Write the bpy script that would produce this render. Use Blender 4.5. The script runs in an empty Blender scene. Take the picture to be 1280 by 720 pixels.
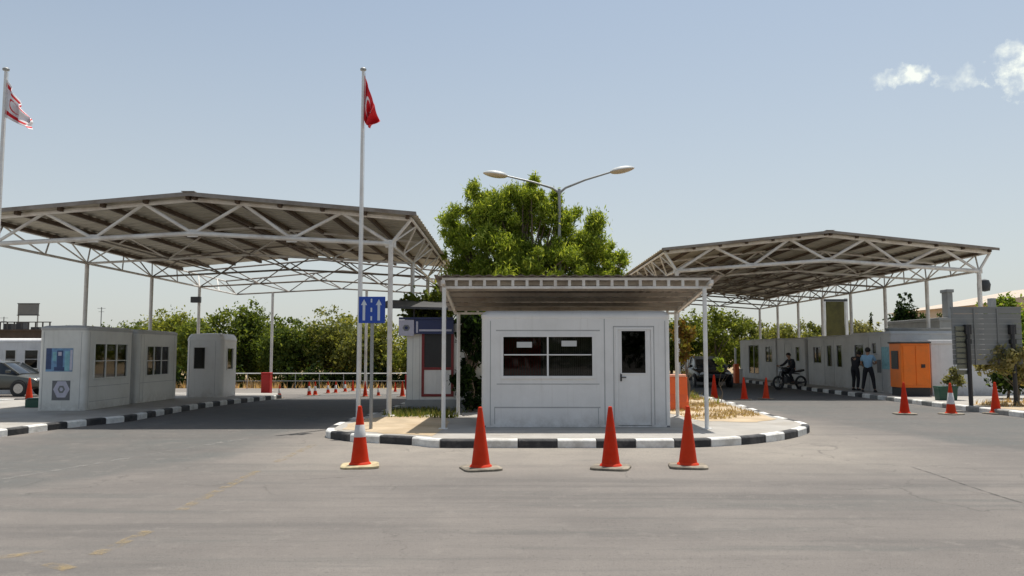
import bpy, bmesh, math, random
import numpy as np
from mathutils import Vector, Matrix
R = math.radians
random.seed(7); rng = np.random.default_rng(7)
S = bpy.context.scene
COL = S.collection
# ---------------------------------------------------------------- camera
CAMZ, F, PITCH = 1.7, 1000.0, math.atan(0.08)
cam = bpy.data.cameras.new('camera'); camo = bpy.data.objects.new('camera', cam); COL.objects.link(camo)
camo.location = (0, 0, CAMZ); camo.rotation_euler = (R(90) + PITCH, 0, 0)
cam.sensor_width = 36; cam.lens = 36 * F / 1280; cam.clip_end = 6000; cam.clip_start = 0.1
S.camera = camo
# ---------------------------------------------------------------- sky, sun, exposure
TOSUN = Vector((0.14, 0.26, 1.0)).normalized()
EL = math.asin(TOSUN.z); AZ = math.atan2(TOSUN.x, TOSUN.y)
W = bpy.data.worlds.new('World'); S.world = W; W.use_nodes = True
nt = W.node_tree; N = nt.nodes; L = nt.links
bg = N['Background']
sky = N.new('ShaderNodeTexSky'); sky.sky_type = 'NISHITA'; sky.sun_disc = False
sky.sun_elevation = EL; sky.sun_rotation = AZ
sky.air_density = 0.75; sky.dust_density = 2.2; sky.ozone_density = 0.4; sky.altitude = 0
bg.inputs['Strength'].default_value = 0.117
# clouds, painted on the sky dome by direction (they belong to the sky)
tc = N.new('ShaderNodeTexCoord')
def wmath(op, a, b=None):
    n = N.new('ShaderNodeMath'); n.operation = op
    for i, v in enumerate((a, b)):
        if v is None: continue
        if isinstance(v, (int, float)): n.inputs[i].default_value = v
        else: L.new(v, n.inputs[i])
    return n.outputs[0]
def sdir(px, py):
    u = (px - 640) / F; v = (360 - py) / F
    c, s = math.cos(PITCH), math.sin(PITCH)
    return Vector((u, c - v * s, s + v * c)).normalized()
noi = N.new('ShaderNodeTexNoise'); noi.inputs['Scale'].default_value = 42; noi.inputs['Detail'].default_value = 7
noi.inputs['Roughness'].default_value = 0.62
L.new(tc.outputs['Generated'], noi.inputs['Vector'])
noi2 = N.new('ShaderNodeTexNoise'); noi2.inputs['Scale'].default_value = 75; noi2.inputs['Detail'].default_value = 6; noi2.inputs['Roughness'].default_value = .6
L.new(tc.outputs['Generated'], noi2.inputs['Vector'])
total = None
for px, py, rx, rz, k in ((1116, 97, .020, .0095, 1.0), (1142, 95, .021, .010, .95), (1203, 98, .018, .010, .55), (1262, 64, .016, .010, .7),
                          (1284, 92, .030, .023, 1.25), (1300, 84, .036, .026, 1.2)):
    d = sdir(px, py)
    sub = N.new('ShaderNodeVectorMath'); sub.operation = 'SUBTRACT'; L.new(tc.outputs['Generated'], sub.inputs[0]); sub.inputs[1].default_value = d
    sc = N.new('ShaderNodeVectorMath'); sc.operation = 'MULTIPLY'; L.new(sub.outputs[0], sc.inputs[0]); sc.inputs[1].default_value = (1 / rx, 1 / rx, 1 / rz)
    ln = N.new('ShaderNodeVectorMath'); ln.operation = 'LENGTH'; L.new(sc.outputs[0], ln.inputs[0])
    rag = wmath('MULTIPLY', wmath('SUBTRACT', noi2.outputs['Fac'], .5), 3.2)
    m = wmath('MULTIPLY', wmath('MAXIMUM', wmath('SUBTRACT', 1.15, wmath('ADD', ln.outputs['Value'], rag)), 0.0), k)
    total = m if total is None else wmath('MAXIMUM', total, m)
dens = wmath('MULTIPLY', total, wmath('MAXIMUM', wmath('SUBTRACT', wmath('MULTIPLY', noi.outputs['Fac'], 3.4), 1.05), 0.0))
cl = N.new('ShaderNodeClamp'); L.new(dens, cl.inputs[0]); cl.inputs['Max'].default_value = 0.88
mix = N.new('ShaderNodeMix'); mix.data_type = 'RGBA'
# thin summer haze over the sky: the blue greyed a little all over
hz = N.new('ShaderNodeMix'); hz.data_type = 'RGBA'; L.new(sky.outputs[0], hz.inputs[6]); hz.inputs[7].default_value = (4.5, 4.28, 4.4, 1)
spz = N.new('ShaderNodeSeparateXYZ'); L.new(tc.outputs['Generated'], spz.inputs[0])
hr = N.new('ShaderNodeMapRange'); L.new(spz.outputs[2], hr.inputs[0]); hr.inputs[1].default_value = 0.0; hr.inputs[2].default_value = 0.5; hr.inputs[3].default_value = .80; hr.inputs[4].default_value = .10
L.new(hr.outputs[0], hz.inputs[0])
L.new(cl.outputs[0], mix.inputs[0]); L.new(hz.outputs[2], mix.inputs[6]); mix.inputs[7].default_value = (7.0, 6.8, 6.6, 1)
tn = N.new('ShaderNodeMix'); tn.data_type = 'RGBA'; tn.blend_type = 'MULTIPLY'; tn.inputs[0].default_value = 1; tn.inputs[7].default_value = (1.0, 1.07, 1.0, 1)
L.new(mix.outputs[2], tn.inputs[6]); L.new(tn.outputs[2], bg.inputs['Color'])
sl = bpy.data.lights.new('sun', 'SUN'); sl.energy = 4.0; sl.angle = R(0.6); sl.color = (1, .955, .88)
so = bpy.data.objects.new('sun', sl); COL.objects.link(so)
so.rotation_euler = TOSUN.to_track_quat('Z', 'Y').to_euler()
S.view_settings.view_transform = 'Standard'; S.view_settings.look = 'None'; S.view_settings.gamma = 1; S.view_settings.use_curve_mapping = False
S.view_settings.exposure = 0.34
# ---------------------------------------------------------------- materials
def newmat(name):
    m = bpy.data.materials.new(name); m.use_nodes = True
    return m, m.node_tree.nodes, m.node_tree.links, m.node_tree.nodes['Principled BSDF']
def mat(name, col, rough=.6, metal=0., var=.12, scale=3., bump=0., bscale=40., dirt=None, dirtamt=.35, dscale=1.2, obj=True):
    m, n, l, p = newmat(name)
    p.inputs['Roughness'].default_value = rough; p.inputs['Metallic'].default_value = metal
    t = n.new('ShaderNodeTexCoord')
    tx = n.new('ShaderNodeTexNoise'); tx.inputs['Scale'].default_value = scale; tx.inputs['Detail'].default_value = 6; tx.inputs['Roughness'].default_value = .6
    l.new(t.outputs['Object'], tx.inputs['Vector'])
    mp = n.new('ShaderNodeMapRange'); mp.inputs[1].default_value = .3; mp.inputs[2].default_value = .7
    mp.inputs[3].default_value = 1 - var; mp.inputs[4].default_value = 1 + var
    l.new(tx.outputs['Fac'], mp.inputs[0])
    hs = n.new('ShaderNodeMix'); hs.data_type = 'RGBA'; hs.blend_type = 'MULTIPLY'; hs.inputs[0].default_value = 1
    hs.inputs[6].default_value = (*col, 1); l.new(mp.outputs[0], hs.inputs[7])
    out = hs.outputs[2]
    if dirt:
        t2 = n.new('ShaderNodeTexNoise'); t2.inputs['Scale'].default_value = dscale; t2.inputs['Detail'].default_value = 9; t2.inputs['Roughness'].default_value = .7
        l.new(t.outputs['Object'], t2.inputs['Vector'])
        r2 = n.new('ShaderNodeMapRange'); r2.inputs[1].default_value = .48; r2.inputs[2].default_value = .68; r2.inputs[4].default_value = dirtamt
        l.new(t2.outputs['Fac'], r2.inputs[0])
        mx = n.new('ShaderNodeMix'); mx.data_type = 'RGBA'; l.new(r2.outputs[0], mx.inputs[0]); l.new(out, mx.inputs[6]); mx.inputs[7].default_value = (*dirt, 1)
        out = mx.outputs[2]
    l.new(out, p.inputs['Base Color'])
    if bump:
        t3 = n.new('ShaderNodeTexNoise'); t3.inputs['Scale'].default_value = bscale; t3.inputs['Detail'].default_value = 4
        l.new(t.outputs['Object'], t3.inputs['Vector'])
        b = n.new('ShaderNodeBump'); b.inputs['Strength'].default_value = bump; b.inputs['Distance'].default_value = .02
        l.new(t3.outputs['Fac'], b.inputs['Height']); l.new(b.outputs[0], p.inputs['Normal'])
    return m
def splash(m, col=(.25, .20, .15), h=.35, amt=.42):
    n, l = m.node_tree.nodes, m.node_tree.links; p = n['Principled BSDF']; src = p.inputs['Base Color'].links[0].from_socket
    t = n.new('ShaderNodeTexCoord'); sp = n.new('ShaderNodeSeparateXYZ'); l.new(t.outputs['Object'], sp.inputs[0])
    no = n.new('ShaderNodeTexNoise'); no.inputs['Scale'].default_value = 4.5; no.inputs['Detail'].default_value = 8; no.inputs['Roughness'].default_value = .7; l.new(t.outputs['Object'], no.inputs['Vector'])
    a = n.new('ShaderNodeMapRange'); l.new(sp.outputs[2], a.inputs[0]); a.inputs[1].default_value = 0; a.inputs[2].default_value = h; a.inputs[3].default_value = 1; a.inputs[4].default_value = 0
    b = n.new('ShaderNodeMapRange'); l.new(no.outputs['Fac'], b.inputs[0]); b.inputs[1].default_value = .38; b.inputs[2].default_value = .62
    c = n.new('ShaderNodeMath'); c.operation = 'MULTIPLY'; l.new(a.outputs[0], c.inputs[0]); l.new(b.outputs[0], c.inputs[1])
    d = n.new('ShaderNodeMath'); d.operation = 'MULTIPLY'; l.new(c.outputs[0], d.inputs[0]); d.inputs[1].default_value = amt
    mx = n.new('ShaderNodeMix'); mx.data_type = 'RGBA'; l.new(d.outputs[0], mx.inputs[0]); l.new(src, mx.inputs[6]); mx.inputs[7].default_value = (*col, 1)
    # thin run-off streaks under edges
    mp = n.new('ShaderNodeMapping'); mp.inputs['Scale'].default_value = (9, 9, .5); l.new(t.outputs['Object'], mp.inputs[0])
    n2 = n.new('ShaderNodeTexNoise'); n2.inputs['Scale'].default_value = 1.6; n2.inputs['Detail'].default_value = 5; l.new(mp.outputs[0], n2.inputs['Vector'])
    e = n.new('ShaderNodeMapRange'); l.new(n2.outputs['Fac'], e.inputs[0]); e.inputs[1].default_value = .58; e.inputs[2].default_value = .72; e.inputs[4].default_value = .14
    m2 = n.new('ShaderNodeMix'); m2.data_type = 'RGBA'; l.new(e.outputs[0], m2.inputs[0]); l.new(mx.outputs[2], m2.inputs[6]); m2.inputs[7].default_value = (.38, .34, .29, 1)
    l.new(m2.outputs[2], p.inputs['Base Color'])
def corrugated(name, col, axis, period, rough=.5, dirt=(.2, .15, .1)):
    m = mat(name, col, rough, dirt=dirt, dirtamt=.4, dscale=.5)
    n, l = m.node_tree.nodes, m.node_tree.links; p = n['Principled BSDF']
    t = n.new('ShaderNodeTexCoord'); sp = n.new('ShaderNodeSeparateXYZ'); l.new(t.outputs['Object'], sp.inputs[0])
    a = n.new('ShaderNodeMath'); a.operation = 'MULTIPLY'; a.inputs[1].default_value = 2 * math.pi / period; l.new(sp.outputs[axis], a.inputs[0])
    s = n.new('ShaderNodeMath'); s.operation = 'SINE'; l.new(a.outputs[0], s.inputs[0])
    b = n.new('ShaderNodeBump'); b.inputs['Strength'].default_value = .8; b.inputs['Distance'].default_value = .02
    l.new(s.outputs[0], b.inputs['Height']); l.new(b.outputs[0], p.inputs['Normal'])
    return m
def leafmat(name, c0, c1, c2):
    m, n, l, p = newmat(name)
    g = n.new('ShaderNodeNewGeometry'); cr0 = n.new('ShaderNodeValToRGB'); cr = n.new('ShaderNodeHueSaturation'); oi = n.new('ShaderNodeObjectInfo')
    mr = n.new('ShaderNodeMapRange'); l.new(oi.outputs['Random'], mr.inputs[0]); mr.inputs[3].default_value = .78; mr.inputs[4].default_value = 1.25; l.new(mr.outputs[0], cr.inputs['Value'])
    mh = n.new('ShaderNodeMapRange'); l.new(oi.outputs['Random'], mh.inputs[0]); mh.inputs[3].default_value = .512; mh.inputs[4].default_value = .482; l.new(mh.outputs[0], cr.inputs['Hue'])
    l.new(cr0.outputs[0], cr.inputs['Color'])
    l.new(g.outputs['Random Per Island'], cr0.inputs[0])
    cr0.color_ramp.elements[0].color = (*c0, 1); cr0.color_ramp.elements[1].color = (*c2, 1)
    e = cr0.color_ramp.elements.new(.5); e.color = (*c1, 1)
    p.inputs['Roughness'].default_value = .55; p.inputs['Specular IOR Level'].default_value = .12
    l.new(cr.outputs[0], p.inputs['Base Color']); n['Principled BSDF'].inputs['Roughness'].default_value = .7
    tr = n.new('ShaderNodeBsdfTranslucent'); hs = n.new('ShaderNodeMix'); hs.data_type = 'RGBA'; hs.blend_type = 'MULTIPLY'
    hs.inputs[0].default_value = 1; l.new(cr.outputs[0], hs.inputs[6]); hs.inputs[7].default_value = (1.7, 1.5, .7, 1); l.new(hs.outputs[2], tr.inputs[0])
    mx = n.new('ShaderNodeMixShader'); mx.inputs[0].default_value = .52
    l.new(p.outputs[0], mx.inputs[1]); l.new(tr.outputs[0], mx.inputs[2]); l.new(mx.outputs[0], n['Material Output'].inputs[0])
    return m
def glassmat(name, tint=(.55, .55, .53), base=.05):
    m, n, l, p = newmat(name); n.remove(p)
    tr = n.new('ShaderNodeBsdfTransparent'); tr.inputs[0].default_value = (*tint, 1)
    gl = n.new('ShaderNodeBsdfGlossy'); gl.inputs['Roughness'].default_value = .03
    fr = n.new('ShaderNodeFresnel'); fr.inputs[0].default_value = 1.45
    mx = n.new('ShaderNodeMixShader'); l.new(fr.outputs[0], mx.inputs[0]); l.new(tr.outputs[0], mx.inputs[1]); l.new(gl.outputs[0], mx.inputs[2])
    l.new(mx.outputs[0], n['Material Output'].inputs[0]); return m
M = dict(
    kwhite=mat('kerb_white', (.74, .73, .69), .8, var=.15, scale=6, dirt=(.36, .33, .28), dirtamt=.6, dscale=2.2, bump=.3),
    kblack=mat('kerb_black', (.028, .028, .03), .7, var=.3, scale=6, dirt=(.16, .15, .14), dirtamt=.5, dscale=2.5, bump=.3),
    kgrey=mat('kerb_grey', (.20, .20, .19), .8, var=.25, scale=6, dirt=(.42, .4, .36), dirtamt=.6, dscale=2.5, bump=.3),
    pave=mat('paving', (.36, .34, .31), .9, var=.12, scale=2, dirt=(.26, .22, .17), dirtamt=.6, dscale=.7, bump=.3),
    sand=mat('sandy_soil', (.47, .37, .25), .95, var=.2, scale=1.5, dirt=(.33, .23, .12), dirtamt=.6, dscale=.8, bump=.6, bscale=25),
    soil=mat('dry_soil', (.36, .25, .14), .95, var=.25, scale=.5, dirt=(.20, .17, .07), dirtamt=.8, dscale=.12, bump=.5, bscale=8),
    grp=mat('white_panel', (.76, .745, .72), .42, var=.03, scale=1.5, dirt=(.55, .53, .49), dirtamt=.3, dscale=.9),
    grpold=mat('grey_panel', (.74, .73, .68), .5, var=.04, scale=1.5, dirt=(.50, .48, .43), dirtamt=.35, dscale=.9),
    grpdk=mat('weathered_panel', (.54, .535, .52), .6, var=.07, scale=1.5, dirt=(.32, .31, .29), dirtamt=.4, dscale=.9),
    softseam=mat('panel_groove', (.40, .395, .385), .6, var=.1),
    seam=mat('panel_seam', (.16, .16, .165), .6, var=.1),
    wpaint=mat('white_paint', (.76, .75, .72), .45, var=.08, scale=5, dirt=(.36, .29, .22), dirtamt=.45, dscale=2.5),
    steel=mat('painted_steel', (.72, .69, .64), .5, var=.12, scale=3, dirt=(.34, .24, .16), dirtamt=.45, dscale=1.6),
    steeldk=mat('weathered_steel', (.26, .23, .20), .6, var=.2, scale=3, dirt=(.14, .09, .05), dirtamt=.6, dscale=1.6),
    galv=mat('galvanised', (.30, .305, .30), .45, .4, var=.15, scale=4),
    darkmetal=mat('dark_metal', (.05, .05, .052), .5, var=.2, scale=4),
    black=mat('black_paint', (.018, .018, .02), .45, var=.2),
    rubber=mat('rubber', (.03, .03, .03), .75, var=.2),
    wood=mat('brown_batten', (.46, .40, .33), .75, var=.3, scale=4, dirt=(.10, .06, .035), dirtamt=.6, dscale=2),
    sheet=corrugated('roof_sheet', (.50, .46, .37), 'Y', .22),
    sheet2=corrugated('awning_sheet', (.20, .17, .145), 'X', .16),
    purlin=mat('purlin', (.09, .06, .04), .7, var=.3, scale=3),
    cone=mat('cone_orange', (.62, .027, .005), .7, var=.15, scale=6, dirt=(.26, .05, .03), dirtamt=.75, dscale=6),
    conewhite=mat('cone_sleeve', (.62, .60, .58), .4, var=.1, dirt=(.35, .3, .28), dirtamt=.5, dscale=8),
    conebase=mat('cone_base', (.16, .14, .11), .85, var=.3, scale=8, dirt=(.42, .36, .27), dirtamt=.8, dscale=5),
    conebaseY=mat('cone_base_yellowed', (.50, .42, .25), .85, var=.2, scale=8, dirt=(.2, .14, .08), dirtamt=.7, dscale=6),
    orange=mat('orange_plastic', (.80, .13, .025), .5, var=.08, dirt=(.5, .12, .05), dirtamt=.4, dscale=3),
    genset=mat('orange_paint', (.84, .175, .008), .4, var=.05, dirt=(.45, .14, .03), dirtamt=.3, dscale=2),
    maroon=mat('maroon_paint', (.20, .012, .014), .4, var=.1),
    red=mat('red_paint', (.46, .012, .01), .4, var=.1),
    redcloth=mat('red_cloth', (.62, .012, .02), .8, var=.12),
    whitecloth=mat('white_cloth', (.80, .77, .78), .8, var=.06),
    blue=mat('sign_blue', (.012, .06, .36), .35, var=.06),
    signwhite=mat('sign_white', (.55, .60, .66), .4, var=.05),
    navy=mat('navy_board', (.02, .03, .10), .4, var=.1),
    paper=mat('paper', (.55, .55, .53), .8, var=.04),
    poster=mat('poster_blue', (.16, .30, .48), .5, var=.25, scale=9),
    posterdk=mat('poster_dark', (.04, .07, .17), .5, var=.2, scale=9),
    postercy=mat('poster_cyan', (.22, .46, .52), .5, var=.2, scale=9),
    lilac=mat('poster_lilac', (.52, .50, .58), .5, var=.1, scale=9),
    glass=glassmat('window_glass'),
    blind=mat('blind', (.34, .33, .30), .8, var=.15),
    curtain=mat('curtain', (.30, .05, .05), .9, var=.2),
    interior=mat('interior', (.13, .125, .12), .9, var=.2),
    bark=mat('bark', (.16, .12, .085), .9, var=.3, scale=5, bump=.6, bscale=12),
    leafA=leafmat('leaf_bright', (.085, .145, .018), (.175, .255, .034), (.29, .36, .085)),
    leafB=leafmat('leaf_green', (.062, .095, .02), (.118, .16, .032), (.20, .235, .065)),
    leafC=leafmat('leaf_olive', (.068, .092, .026), (.135, .16, .048), (.22, .24, .09)),
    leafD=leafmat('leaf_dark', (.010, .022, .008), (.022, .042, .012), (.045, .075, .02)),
    leafE=leafmat('leaf_grey', (.13, .14, .07), (.20, .21, .11), (.28, .27, .14)),
    leafF=leafmat('leaf_brown', (.12, .06, .02), (.20, .13, .035), (.19, .21, .04)),
    straw=leafmat('dry_grass', (.30, .22, .12), (.42, .32, .19), (.50, .42, .29)),
    weed=leafmat('green_weed', (.06, .10, .02), (.14, .18, .05), (.30, .26, .10)),
    concrete=mat('concrete', (.33, .335, .33), .85, var=.12, scale=2, dirt=(.2, .2, .19), dirtamt=.5, dscale=.8, bump=.2),
    slat=mat('grey_slat', (.20, .205, .20), .6, var=.12, scale=2, dirt=(.13, .13, .11), dirtamt=.5, dscale=1.),
    slat2=mat('yellowed_slat', (.17, .17, .12), .6, var=.12, scale=2),
    wallwhite=mat('white_wall', (.70, .69, .68), .8, var=.06, dirt=(.42, .42, .42), dirtamt=.5, dscale=.7),
    sandstone=mat('sandstone', (.50, .42, .34), .9, var=.1, scale=.4, dirt=(.38, .30, .25), dirtamt=.5, dscale=.3),
    brown=mat('dark_brown_wall', (.07, .055, .045), .8, var=.3, scale=1),
    carpaint=mat('car_paint_grey', (.13, .13, .115), .25, .5, var=.05),
    cardark=mat('car_paint_dark', (.012, .013, .015), .2, .3, var=.1),
    chrome=mat('chrome', (.55, .55, .55), .2, .9, var=.05),
    headlight=mat('headlight_lens', (.55, .57, .58), .1, var=.05),
    skin=mat('skin', (.34, .19, .12), .6, var=.08), hair=mat('hair', (.015, .012, .01), .7, var=.2),
    shirt=mat('shirt_blue', (.25, .42, .56), .85, var=.08, scale=9), trous=mat('trousers_black', (.014, .014, .018), .85, var=.2),
    darkshirt=mat('shirt_dark', (.02, .02, .024), .85, var=.2), greenpot=mat('green_pot', (.015, .07, .045), .5, var=.15),
    lamp=mat('lamp_housing', (.50, .40, .28), .4, var=.08), lamptop=mat('lamp_top', (.52, .53, .52), .45, var=.08),
    boardolive=mat('olive_board', (.085, .075, .015), .7, var=.35, scale=1.4),
)
for k_ in ('grp', 'grpold', 'grpdk', 'wallwhite', 'concrete'): splash(M[k_])
def fade(m, faded, lo=.0, hi=.55):      # every cone has faded by its own amount
    n, l = m.node_tree.nodes, m.node_tree.links; p = n['Principled BSDF']; src = p.inputs['Base Color'].links[0].from_socket
    oi = n.new('ShaderNodeObjectInfo'); a = n.new('ShaderNodeMapRange'); l.new(oi.outputs['Random'], a.inputs[0]); a.inputs[3].default_value = lo; a.inputs[4].default_value = hi
    mx = n.new('ShaderNodeMix'); mx.data_type = 'RGBA'; l.new(a.outputs[0], mx.inputs[0]); l.new(src, mx.inputs[6]); mx.inputs[7].default_value = (*faded, 1); l.new(mx.outputs[2], p.inputs['Base Color'])
fade(M['cone'], (.60, .065, .02)); M['cone'].node_tree.nodes['Principled BSDF'].inputs['Specular IOR Level'].default_value = .15
# ---------------------------------------------------------------- helpers
def sstep(a, b, x):
    t = min(1, max(0, (x - a) / (b - a))); return t * t * (3 - 2 * t)
def g(x, y):                                   # terrain height: falls gently away on the left beyond the canopy
    d = max(0., min(y, 75.) - 24.)
    d = d - 2 * (1 - math.exp(-d / 2)) if d > 0 else 0
    return -0.02 * d * (1 - sstep(-7, 2, x))
def ray(px, py):
    u = (px - 640) / F; v = (360 - py) / F; c, s = math.cos(PITCH), math.sin(PITCH)
    return Vector((u, c - v * s, s + v * c))
def G(px, py, h=0.):
    r = ray(px, py); y = 20.
    for _ in range(60):
        x = r.x / r.y * y; y = (g(x, y) + h - CAMZ) * r.y / r.z
    return Vector((r.x / r.y * y, y, g(r.x / r.y * y, y) + h))
def at(px, py, Y):
    r = ray(px, py); t = Y / r.y; return Vector((r.x * t, Y, CAMZ + r.z * t))
class MB:
    def __init__(s): s.v = []; s.f = []; s.mi = []; s.m = 0; s.T = None
    def add(s, vs, fs):
        b = len(s.v)
        if s.T is not None: vs = [s.T @ Vector(p) for p in vs]
        s.v += [tuple(p) for p in vs]
        for f in fs: s.f.append([b + i for i in f]); s.mi.append(s.m)
        return s
    def box(s, x0, x1, y0, y1, z0, z1):
        return s.add([(x0,y0,z0),(x1,y0,z0),(x1,y1,z0),(x0,y1,z0),(x0,y0,z1),(x1,y0,z1),(x1,y1,z1),(x0,y1,z1)],
                     [(0,3,2,1),(4,5,6,7),(0,1,5,4),(1,2,6,5),(2,3,7,6),(3,0,4,7)])
    def tube(s, pts, rad, n=8, caps=True):
        pts = [Vector(p) for p in pts]
        if not hasattr(rad, '__len__'): rad = [rad] * len(pts)
        vs = []; fs = []
        for i, p in enumerate(pts):
            d = (pts[min(i + 1, len(pts) - 1)] - pts[max(i - 1, 0)]).normalized()
            a = Vector((0, 0, 1)) if abs(d.z) < .95 else Vector((0, 1, 0))
            u = d.cross(a).normalized(); w = u.cross(d).normalized()
            for k in range(n):
                t = 2 * math.pi * (k + .5) / n
                vs.append(p + (u * math.cos(t) + w * math.sin(t)) * rad[i])
        for i in range(len(pts) - 1):
            for k in range(n):
                k2 = (k + 1) % n; fs.append((i*n+k, i*n+k2, (i+1)*n+k2, (i+1)*n+k))
        if caps:
            fs.append(tuple(range(n))[::-1]); fs.append(tuple((len(pts)-1)*n + k for k in range(n)))
        return s.add(vs, fs)
    def bar(s, p, q, w): return s.tube([p, q], w * .7071, 4)
    def prism(s, out, z0, z1):                 # out: list of (x,y) counter-clockwise
        n = len(out); vs = [(x, y, z0) for x, y in out] + [(x, y, z1) for x, y in out]
        return s.add(vs, [tuple(range(n))[::-1], tuple(range(n, 2*n))] + [(i, (i+1) % n, n + (i+1) % n, n + i) for i in range(n)])
    def rings(s, rs, cap0=True, cap1=True):
        n = len(rs[0]); vs = [p for r in rs for p in r]; fs = []
        for i in range(len(rs) - 1):
            for k in range(n):
                k2 = (k+1) % n; fs.append((i*n+k, i*n+k2, (i+1)*n+k2, (i+1)*n+k))
        if cap0: fs.append(tuple(range(n))[::-1])
        if cap1: fs.append(tuple((len(rs)-1)*n + k for k in range(n)))
        return s.add(vs, fs)
    def lathe(s, prof, c=(0, 0, 0), n=24):
        return s.rings([[(c[0] + r*math.cos(2*math.pi*k/n), c[1] + r*math.sin(2*math.pi*k/n), c[2] + z) for k in range(n)] for r, z in prof])
    def build(s, name, mats, parent=None, smooth=False, bevel=0., loc=None):
        me = bpy.data.meshes.new(name); me.from_pydata(s.v, [], s.f)
        if not isinstance(mats, (list, tuple)): mats = [mats]
        for m in mats: me.materials.append(m)
        me.polygons.foreach_set('material_index', s.mi); me.update()
        bm = bmesh.new(); bm.from_mesh(me); bmesh.ops.recalc_face_normals(bm, faces=bm.faces); bm.to_mesh(me); bm.free()
        if smooth:
            me.shade_smooth()
            try: me.set_sharp_from_angle(angle=R(38))
            except Exception: pass
        o = bpy.data.objects.new(name, me); COL.objects.link(o)
        if parent: o.parent = parent
        if loc: o.location = loc
        if bevel:
            b = o.modifiers.new('bevel', 'BEVEL'); b.width = bevel; b.segments = 2; b.limit_method = 'ANGLE'; b.angle_limit = R(40)
        return o
def tag(o, label=None, cat=None, group=None, kind=None):
    if label: o['label'] = label
    if cat: o['category'] = cat
    if group: o['group'] = group
    if kind: o['kind'] = kind
    return o
def empty(name, loc, rz=0., label=None, cat=None, group=None):
    o = bpy.data.objects.new(name, None); COL.objects.link(o); o.location = loc; o.rotation_euler = (0, 0, rz); o.empty_display_size = .3
    return tag(o, label, cat, group)
def copy_tree(o, parent=None):
    c = o.copy(); COL.objects.link(c); c.parent = parent
    for ch in [q for q in bpy.data.objects if q.parent == o]: copy_tree(ch, c)
    return c
def rrect(w, d, r, n=5):
    pts = []
    for cx, cy, a0 in ((w/2-r, -d/2+r, -90), (w/2-r, d/2-r, 0), (-w/2+r, d/2-r, 90), (-w/2+r, -d/2+r, 180)):
        for k in range(n + 1):
            a = R(a0 + 90 * k / n); pts.append((cx + r*math.cos(a), cy + r*math.sin(a)))
    return pts
def inside(pt, poly):
    x, y = pt; c = False
    for i in range(len(poly)):
        x1, y1 = poly[i]; x2, y2 = poly[i-1]
        if (y1 > y) != (y2 > y) and x < (x2-x1)*(y-y1)/(y2-y1)+x1: c = not c
    return c
# ---------------------------------------------------------------- ground, road
gb = MB()
xs = [-2500, -900, -300, -120] + list(range(-70, 71, 5)) + [120, 300, 900, 2500]
ys = [-300, -60, -20, -5, 5, 15] + list(range(20, 101, 5)) + [150, 300, 700, 1500, 3000]
for y in ys:
    for x in xs: gb.v.append((x, y, g(x, y) - .03))
nx = len(xs)
for j in range(len(ys)-1):
    for i in range(nx-1): gb.f.append([j*nx+i, j*nx+i+1, (j+1)*nx+i+1, (j+1)*nx+i]); gb.mi.append(0)
tag(gb.build('ground', M['soil'], smooth=True), kind='structure')
# road sheet with a lane mask stored per vertex (older dark lanes, newer pale apron)
def laneleft(x, y):   # dark lane coming from the lower left and going up to the left canopy
    c = -7.2 - max(0, 13 - y) * .55 + max(0, y - 13) * .03
    return (1 - sstep(1.9, 3.4, abs(x - c)))
def laneright(x, y):  # dark lane from the right of the picture up to the right canopy
    c = 10.2 + max(0, 22 - y) * .13 + max(0, 15 - y) * .5
    return (1 - sstep(2.3, 3.3, abs(x - c)))
rb = MB(); RX0, RX1, RY0, RY1, ST = -46., 46., -46., 64., .5
NXR = int((RX1-RX0)/ST)+1; NYR = int((RY1-RY0)/ST)+1; cols = []; dusts = []
for j in range(NYR):
    for i in range(NXR):
        x = RX0 + i*ST; y = RY0 + j*ST
        if x < -5 and y > 47: y = 47 + (y-47)*.02
        rb.v.append((x, y, g(x, y))); cols.append(max(laneleft(x, y) * .85, laneright(x, y)))
        dx_ = max(abs(x-1.4)-3.2, 0); dy_ = max(14.4-y, 0); dusts.append((1-sstep(0.3, 3.6, math.hypot(dx_, dy_*.85))) if y < 20 else (.5 if (x < -2 and y > 36) else 0))
for j in range(NYR-1):
    for i in range(NXR-1):
        rb.f.append([j*NXR+i, j*NXR+i+1, (j+1)*NXR+i+1, (j+1)*NXR+i]); rb.mi.append(0)
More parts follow.
